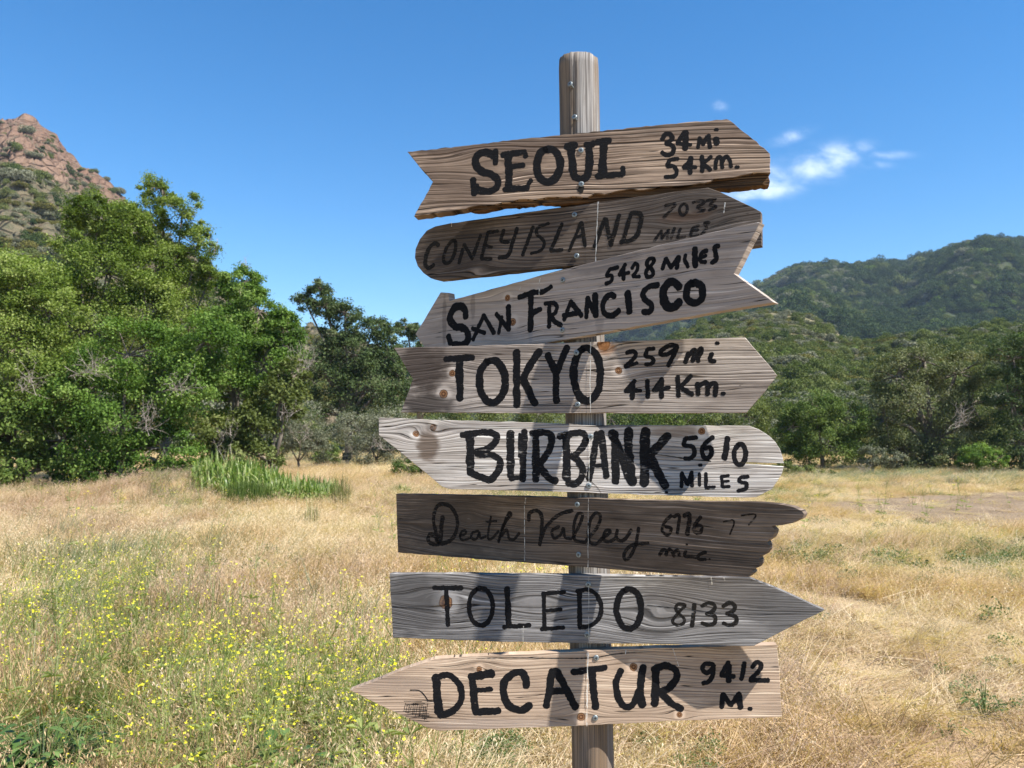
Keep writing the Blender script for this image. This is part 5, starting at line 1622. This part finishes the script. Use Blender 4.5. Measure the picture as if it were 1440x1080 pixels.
def mustard_source(name, h, nb_, nf):
    V, F, T, MI, b = [], [], [], [], 0
    def strip(p, q, w):
        nonlocal b
        d = q - p; s_ = np.cross(d, unit(1)[0]); s_ /= np.linalg.norm(s_) + 1e-9
        s2 = np.cross(d, s_); s2 /= np.linalg.norm(s2) + 1e-9
        for ax in (s_, s2):
            V.extend([p - ax * w, p + ax * w, q + ax * w * .6, q - ax * w * .6]); T.extend([rng.uniform(0, 1)] * 4)
            F.append((b, b + 1, b + 2, b + 3)); MI.append(0); b += 4
    def flower(c, r):
        nonlocal b
        n = unit(1)[0] * 0.6 + np.array((0, 0, 1)); n /= np.linalg.norm(n)
        a = np.cross(n, unit(1)[0]); a /= np.linalg.norm(a); a2 = np.cross(n, a)
        tn = rng.uniform(0, 1)
        for k in range(4):
            w = k * math.pi / 2
            d = a * math.cos(w) + a2 * math.sin(w); e = np.cross(n, d)
            V.extend([c, c + d * r * .6 + e * r * .42, c + d * r + n * r * .15, c + d * r * .6 - e * r * .42]); T.extend([tn] * 4)
            F.append((b, b + 1, b + 2, b + 3)); MI.append(1); b += 4
    p = np.array((0., 0., -0.03)); lean = rng.normal(0, .12, 2)
    tops = []
    main = [p]
    for j in range(5):
        q = main[-1] + np.array((lean[0] * .2 * h + rng.normal(0, .012), lean[1] * .2 * h + rng.normal(0, .012), h / 5))
        strip(main[-1], q, 0.0028 * (1 - j * .13)); main.append(q)
    tops.append(main[-1])
    for k in range(nb_):
        st = main[rng.integers(1, 5)]
        az = rng.uniform(0, 6.28); L = h * rng.uniform(.25, .55)
        m_ = st + np.array((math.cos(az) * .45, math.sin(az) * .45, .7)) * L * .5
        e = m_ + np.array((math.cos(az) * .25, math.sin(az) * .25, .9)) * L * .5
        strip(st, m_, 0.0019); strip(m_, e, 0.0014); tops.append(e)
    for t_ in tops:
        for k in range(rng.integers(0, nf + 1)):
            flower(t_ + rng.normal(size=3) * np.array((.014, .014, .018)), rng.uniform(.0045, .0095))
    for k in range(7):                         # a few long leaves low on the stem
        az = rng.uniform(0, 6.28); st = main[rng.integers(0, 3)]
        d = np.array((math.cos(az), math.sin(az), .5)); e = np.array((-math.sin(az), math.cos(az), 0))
        L = rng.uniform(.05, .12)
        V.extend([st, st + d * L * .5 + e * L * .16, st + d * L - np.array((0, 0, L * .3)), st + d * L * .5 - e * L * .16]); T.extend([rng.uniform(0, .6)] * 4)
        F.append((b, b + 1, b + 2, b + 3)); MI.append(0); b += 4
    return new_obj(name, np_mesh(name, np.array(V), np.array(F), {'tone': np.array(T)}, MI), [Y_STEM, Y_PETAL], link=False)


MS = [mustard_source('mustard_' + 'abcde'[k], h, nb2, nf) for k, (h, nb2, nf) in enumerate(((0.42, 6, 4), (0.55, 8, 4), (0.35, 4, 3), (0.62, 10, 4), (0.48, 7, 3)))]
mx_, my_ = [], []
for (cx, cy, rx, ry, n) in ((95, 840, 110, 45, 170), (170, 790, 100, 28, 90), (60, 920, 110, 60, 110), (230, 900, 160, 70, 130), (420, 960, 130, 50, 150), (330, 1010, 150, 60, 110), (510, 960, 60, 60, 40), (480, 880, 120, 60, 50), (520, 1060, 100, 60, 40),
                            (250, 1090, 200, 60, 70), (200, 720, 120, 14, 60), (560, 760, 100, 25, 25), (700, 790, 110, 16, 60), (1230, 735, 60, 20, 14), (1350, 715, 60, 14, 20), (1060, 740, 60, 20, 14), (670, 930, 90, 24, 25), (-100, 880, 120, 90, 90)):
    n = int(n * 0.47)
    a = rng.normal(cx, rx * 0.6, n); c = np.maximum(rng.normal(cy + 60 * (cy > 760), ry * 0.6, n), 676)
    for q, w in zip(a, c):
        g = ground_at(q, w); mx_.append(g[0]); my_.append(g[1])
mx_ = np.array(mx_); my_ = np.array(my_)
nm = len(mx_)
s = rng.uniform(0.7, 1.2, nm) * np.where(my_ > 10, 1.25, 1)
o = scatter('mustard_flowers', np.stack([mx_, my_, gz(mx_, my_)], 1), np.stack([rng.normal(0, .1, nm), rng.normal(0, .1, nm), rng.uniform(0, 6.28, nm)], 1), np.stack([s, s, s], 1), rng.integers(0, 5, nm), MS)
tag(o, 'yellow flowering mustard growing through the dry grass', 'wildflowers', kind='stuff')

# low broad-leaved green weeds among the straw
def weed_source(name, mat, n, r, h, L):
    az = rng.uniform(0, 6.28, n); rr = r * np.sqrt(rng.uniform(0, 1, n))
    P = np.stack([rr * np.cos(az), rr * np.sin(az), h * rng.uniform(.15, 1, n) * (1 - .6 * rr / r)], 1)
    v, f, t = leaves(P, L, 0.45, 0.9, None, None)
    return new_obj(name, np_mesh(name, v, f, {'tone': t}), mat, link=False)


WG = leaf_mat('weed_leaves', ((0.055, 0.092, 0.026), (0.105, 0.150, 0.048), (0.18, 0.225, 0.095)), 0.3, 0.5, 0.3, inst=True)
WS = [weed_source('weed_a', WG, 130, 0.14, 0.15, 0.032), weed_source('weed_b', WG, 110, 0.11, 0.20, 0.028), weed_source('weed_c', WG, 160, 0.18, 0.13, 0.03)]
wx, wy = [], []
for (cx, cy, rx, ry, n) in ((1425, 795, 60, 24, 22), (1350, 790, 70, 18, 8), (1265, 790, 30, 12, 6), (1180, 800, 40, 16, 7), (1300, 742, 100, 8, 10), (1270, 730, 40, 6, 6), (1390, 1000, 60, 40, 5), (1340, 960, 70, 50, 3), (1260, 850, 90, 50, 3), (1390, 900, 60, 40, 2), (700, 1080, 60, 30, 22),
                            (420, 1060, 50, 30, 12), (250, 950, 130, 70, 26), (300, 800, 80, 40, 14), (60, 1060, 90, 40, 20), (620, 960, 60, 30, 10), (370, 780, 50, 30, 8), (960, 1080, 80, 30, 8), (1150, 790, 40, 10, 8)):
    for k in range(n):
        g = ground_at(rng.normal(cx, rx * .6), max(680, rng.normal(cy, ry * .6)))
        wx.append(g[0]); wy.append(g[1])
wx = np.array(wx); wy = np.array(wy)
ok = ~in_path(wx, wy); wx, wy = wx[ok], wy[ok]
nw = len(wx); s = rng.uniform(.6, 1.3, nw) * np.where(wy < 6.5, 0.5, 0.9)
o = scatter('green_weeds', np.stack([wx, wy, gz(wx, wy) + 0.06], 1), np.stack([rng.normal(0, .1, nw), rng.normal(0, .1, nw), rng.uniform(0, 6.28, nw)], 1), np.stack([s, s, s * 1.1], 1), rng.integers(0, 3, nw), WS)
tag(o, 'low green weeds scattered through the dry grass', 'weeds', kind='stuff')


# ------------------------------------------------------------------ reeds, leafy plants
def reed_bed(name, label, x0, x1, Y0, Y1, n, hmin, hmax, mat, w=0.012, droop=0.5, cat='reeds'):
    xa, xb = at(x0, HORIZON, (Y0 + Y1) / 2).x, at(x1, HORIZON, (Y0 + Y1) / 2).x
    cx, cy = (xa + xb) / 2, (Y0 + Y1) / 2
    root = empty(name, (cx, cy, float(gz(cx, cy))))
    tag(root, label, cat)
    V, F, T, b = [], [], [], 0
    for i in range(n):
        a = rng.uniform(0, 6.28); r = math.sqrt(rng.uniform(0, 1))
        p = np.array((r * math.cos(a) * (xb - xa) / 2, r * math.sin(a) * (Y1 - Y0) / 2, 0.0))
        p[2] = float(gz(cx + p[0], cy + p[1])) - root.location.z - 0.03
        h = rng.uniform(hmin, hmax) * (1 - 0.35 * r * r)
        az = rng.uniform(0, 6.28)
        d = np.array((math.cos(az), math.sin(az), 0)) * rng.uniform(0.05, 0.4)
        s_ = np.array((-math.sin(az), math.cos(az), 0))
        ww = w * rng.uniform(.6, 1.3); tn = rng.uniform(0, 1); dr = droop * rng.uniform(0, 1.3)
        for j, t in enumerate((0, .3, .6, .82, 1)):
            q = p + np.array((0, 0, h * (t - dr * max(0, t - .45) ** 2 * 1.9))) + d * h * (t ** 2) * (0.5 + dr)
            k = ww * (1 - .85 * t ** 2)
            V += [q - s_ * k, q + s_ * k]; T += [tn, tn]
            if j: F.append((b + 2 * j - 2, b + 2 * j - 1, b + 2 * j + 1, b + 2 * j))
        b += 10
    new_obj('leaf_blades', np_mesh('leaf_blades', np.array(V), np.array(F), {'tone': np.array(T)}), mat, root)
    return root


L_REED = leaf_mat('reed_blades', ((0.075, 0.130, 0.018), (0.145, 0.225, 0.036), (0.40, 0.42, 0.19)), 0.35, 0.4, 0.4)
L_RUSH = leaf_mat('rush_blades', ((0.050, 0.085, 0.014), (0.085, 0.13, 0.024), (0.13, 0.18, 0.04)), 0.3, 0.5, 0.3)
L_DRYREED = leaf_mat('dry_reed_blades', ((0.10, 0.11, 0.035), (0.17, 0.17, 0.06), (0.28, 0.25, 0.11)), 0.3, 0.5, 0.3)
reed_bed('reed_bed', 'lush bright green reed bed with arching blades at the foot of the thicket', 283, 405, 18.9, 22.5, 1700, 0.65, 1.05, L_REED, 0.022, 1.35)
reed_bed('reed_bed', 'bright green reed clump reaching farthest right, nearest the signpost', 378, 482, 18.5, 20.4, 1500, 0.55, 0.82, L_REED, 0.022, 1.5)
reed_bed('rush_clump', 'dense olive-green clump of fine upright rushes in front of the reeds', 318, 385, 17.9, 18.8, 1200, 0.5, 0.75, L_RUSH, 0.007, 0.15, 'rushes')
reed_bed('rush_clump', 'thin brownish upright rushes at the right tip of the reeds', 468, 494, 18.0, 18.8, 110, 0.55, 0.95, L_DRYREED, 0.009, 0.15, 'rushes')
reed_bed('rush_clump', 'small lone tuft of upright rushes standing in the dry grass below the reeds', 430, 450, 14.2, 14.6, 34, 0.35, 0.62, L_DRYREED, 0.010, 0.1, 'rushes')
reed_bed('rush_clump', 'small yellow-green tuft near the upper left corner of the Death Valley board', 545, 582, 21.0, 22.0, 260, 0.25, 0.40, L_REED, 0.010, 0.3, 'rushes')


def leafy_plant(label, x, y, n, r, h, L, asp=0.5, name='leafy_weed'):
    gx0, gy0 = ground_at(x, y)
    root = empty(name, (gx0, gy0, float(gz(gx0, gy0))))
    tag(root, label, 'plant', 'broad-leaved plants in the near grass')
    mb = MB(); V, F, T, b = [], [], [], 0
    for i in range(n):
        az = rng.uniform(0, 6.28); f = math.sqrt(rng.uniform(0.05, 1)) * r
        base = Vector((math.cos(az) * f, math.sin(az) * f, h * rng.uniform(.35, 1.0) * (1 - .45 * (f / r) ** 2)))
        mb.tube([(0, 0, -0.02), base * 0.55 + Vector((0, 0, .03)), base], [.004, .003, .002], 5, cap=False)
        d = np.array((math.cos(az + rng.normal(0, .5)), math.sin(az + rng.normal(0, .5)), rng.uniform(-.25, .45))); d /= np.linalg.norm(d)
        sd = np.cross(d, (0, 0, 1)); sd /= np.linalg.norm(sd); up = np.cross(sd, d)
        l = L * rng.uniform(.6, 1.25); tn = rng.uniform(0, 1)
        p0 = np.array(base)
        for j, (t, w) in enumerate(((0, .06), (.2, .7), (.45, 1.), (.7, .78), (.9, .36), (1, .02))):
            q = p0 + d * l * t - np.array((0, 0, 1)) * l * .35 * t * t
            ww = w * l * asp * .5 * (1 + rng.uniform(-.08, .08))
            V += [q - sd * ww + up * ww * .25, q, q + sd * ww + up * ww * .25]; T += [tn, min(1, tn + .25), tn]
            if j:
                F += [(b + 3 * j - 3, b + 3 * j - 2, b + 3 * j + 1, b + 3 * j), (b + 3 * j - 2, b + 3 * j - 1, b + 3 * j + 2, b + 3 * j + 1)]
        b += 18
    mb.build('stems', WG, root)
    new_obj('leaves', np_mesh('leaves', np.array(V), np.array(F), {'tone': np.array(T)}), L_BROAD, root, smooth=True)


L_BROAD = leaf_mat('broad_leaves', ((0.045, 0.090, 0.020), (0.085, 0.150, 0.034), (0.16, 0.23, 0.07)), 0.3, 0.4, 0.45)
leafy_plant('broad-leaved green plant in the lower left corner of the photo', 60, 1110, 170, .30, .34, .066)
leafy_plant('large-leaved plant cut by the left edge at the bottom of the photo', 5, 1140, 22, .20, .28, .12)
leafy_plant('dark-leaved green plant at the bottom edge, below the yellow flowers', 412, 1120, 40, .16, .28, .10)
leafy_plant('spindly green plant in the sparse straw at the lower right', 1385, 1010, 16, .14, .22, .05, .35)
leafy_plant('tiny dark green plant on the bare straw, lowest at right', 1330, 1040, 10, .10, .12, .05, .4)

# ------------------------------------------------------------------ small far sign
sg = at(488, 657, 40)
root = empty('trail_sign', (sg.x, 40, 0))
tag(root, 'small dark sign panel on a pale post at the far edge of the meadow', 'sign')
zz = at(488, 641, 40).z
mb = MB()
def box(mb, x0, x1, y0, y1, z0, z1, mi=0):
    v = [(x, y, z) for x in (x0, x1) for y in (y0, y1) for z in (z0, z1)]
    mb.add(v, [(0, 1, 3, 2), (4, 6, 7, 5), (0, 4, 5, 1), (2, 3, 7, 6), (0, 2, 6, 4), (1, 5, 7, 3)], mi)
box(mb, -0.07, 0.07, -0.07, 0.07, -0.3, zz - 0.12)
mb.build('post', plain_mat('pale_post', (0.42, 0.38, 0.33), 0.8, var=0.2, scale=12), root)
mb = MB(); box(mb, -0.21, 0.21, -0.11, -0.072, zz - 0.20, zz + 0.16); 
pn = mb.build('sign_panel', plain_mat('dark_panel', (0.035, 0.032, 0.030), 0.6, var=0.3, scale=10), root)
bv = pn.modifiers.new('edge', 'BEVEL'); bv.width = 0.012; bv.segments = 2
mb = MB(); box(mb, -0.13, 0.10, -0.114, -0.111, zz - 0.03, zz + 0.05)
mb.build('notice', plain_mat('pale_notice', (0.30, 0.29, 0.27), 0.7, var=0.5, scale=25), pn)

# ------------------------------------------------------------------ air: far things fade a little to blue
hz = MB()
box(hz, -1600, 1600, -60, 1500, -3.0, 215.0)
mh, nb, out = new_mat('air')
pv = nb.node('ShaderNodeVolumePrincipled')
pv.inputs['Color'].default_value = (0.62, 0.78, 1.0, 1)
pv.inputs['Density'].default_value = 0.00015
pv.inputs['Anisotropy'].default_value = 0.0
nb.l.new(pv.outputs[0], out.inputs['Volume'])
tag(hz.build('haze', mh), 'thin blue summer haze over the valley', 'haze', kind='stuff')
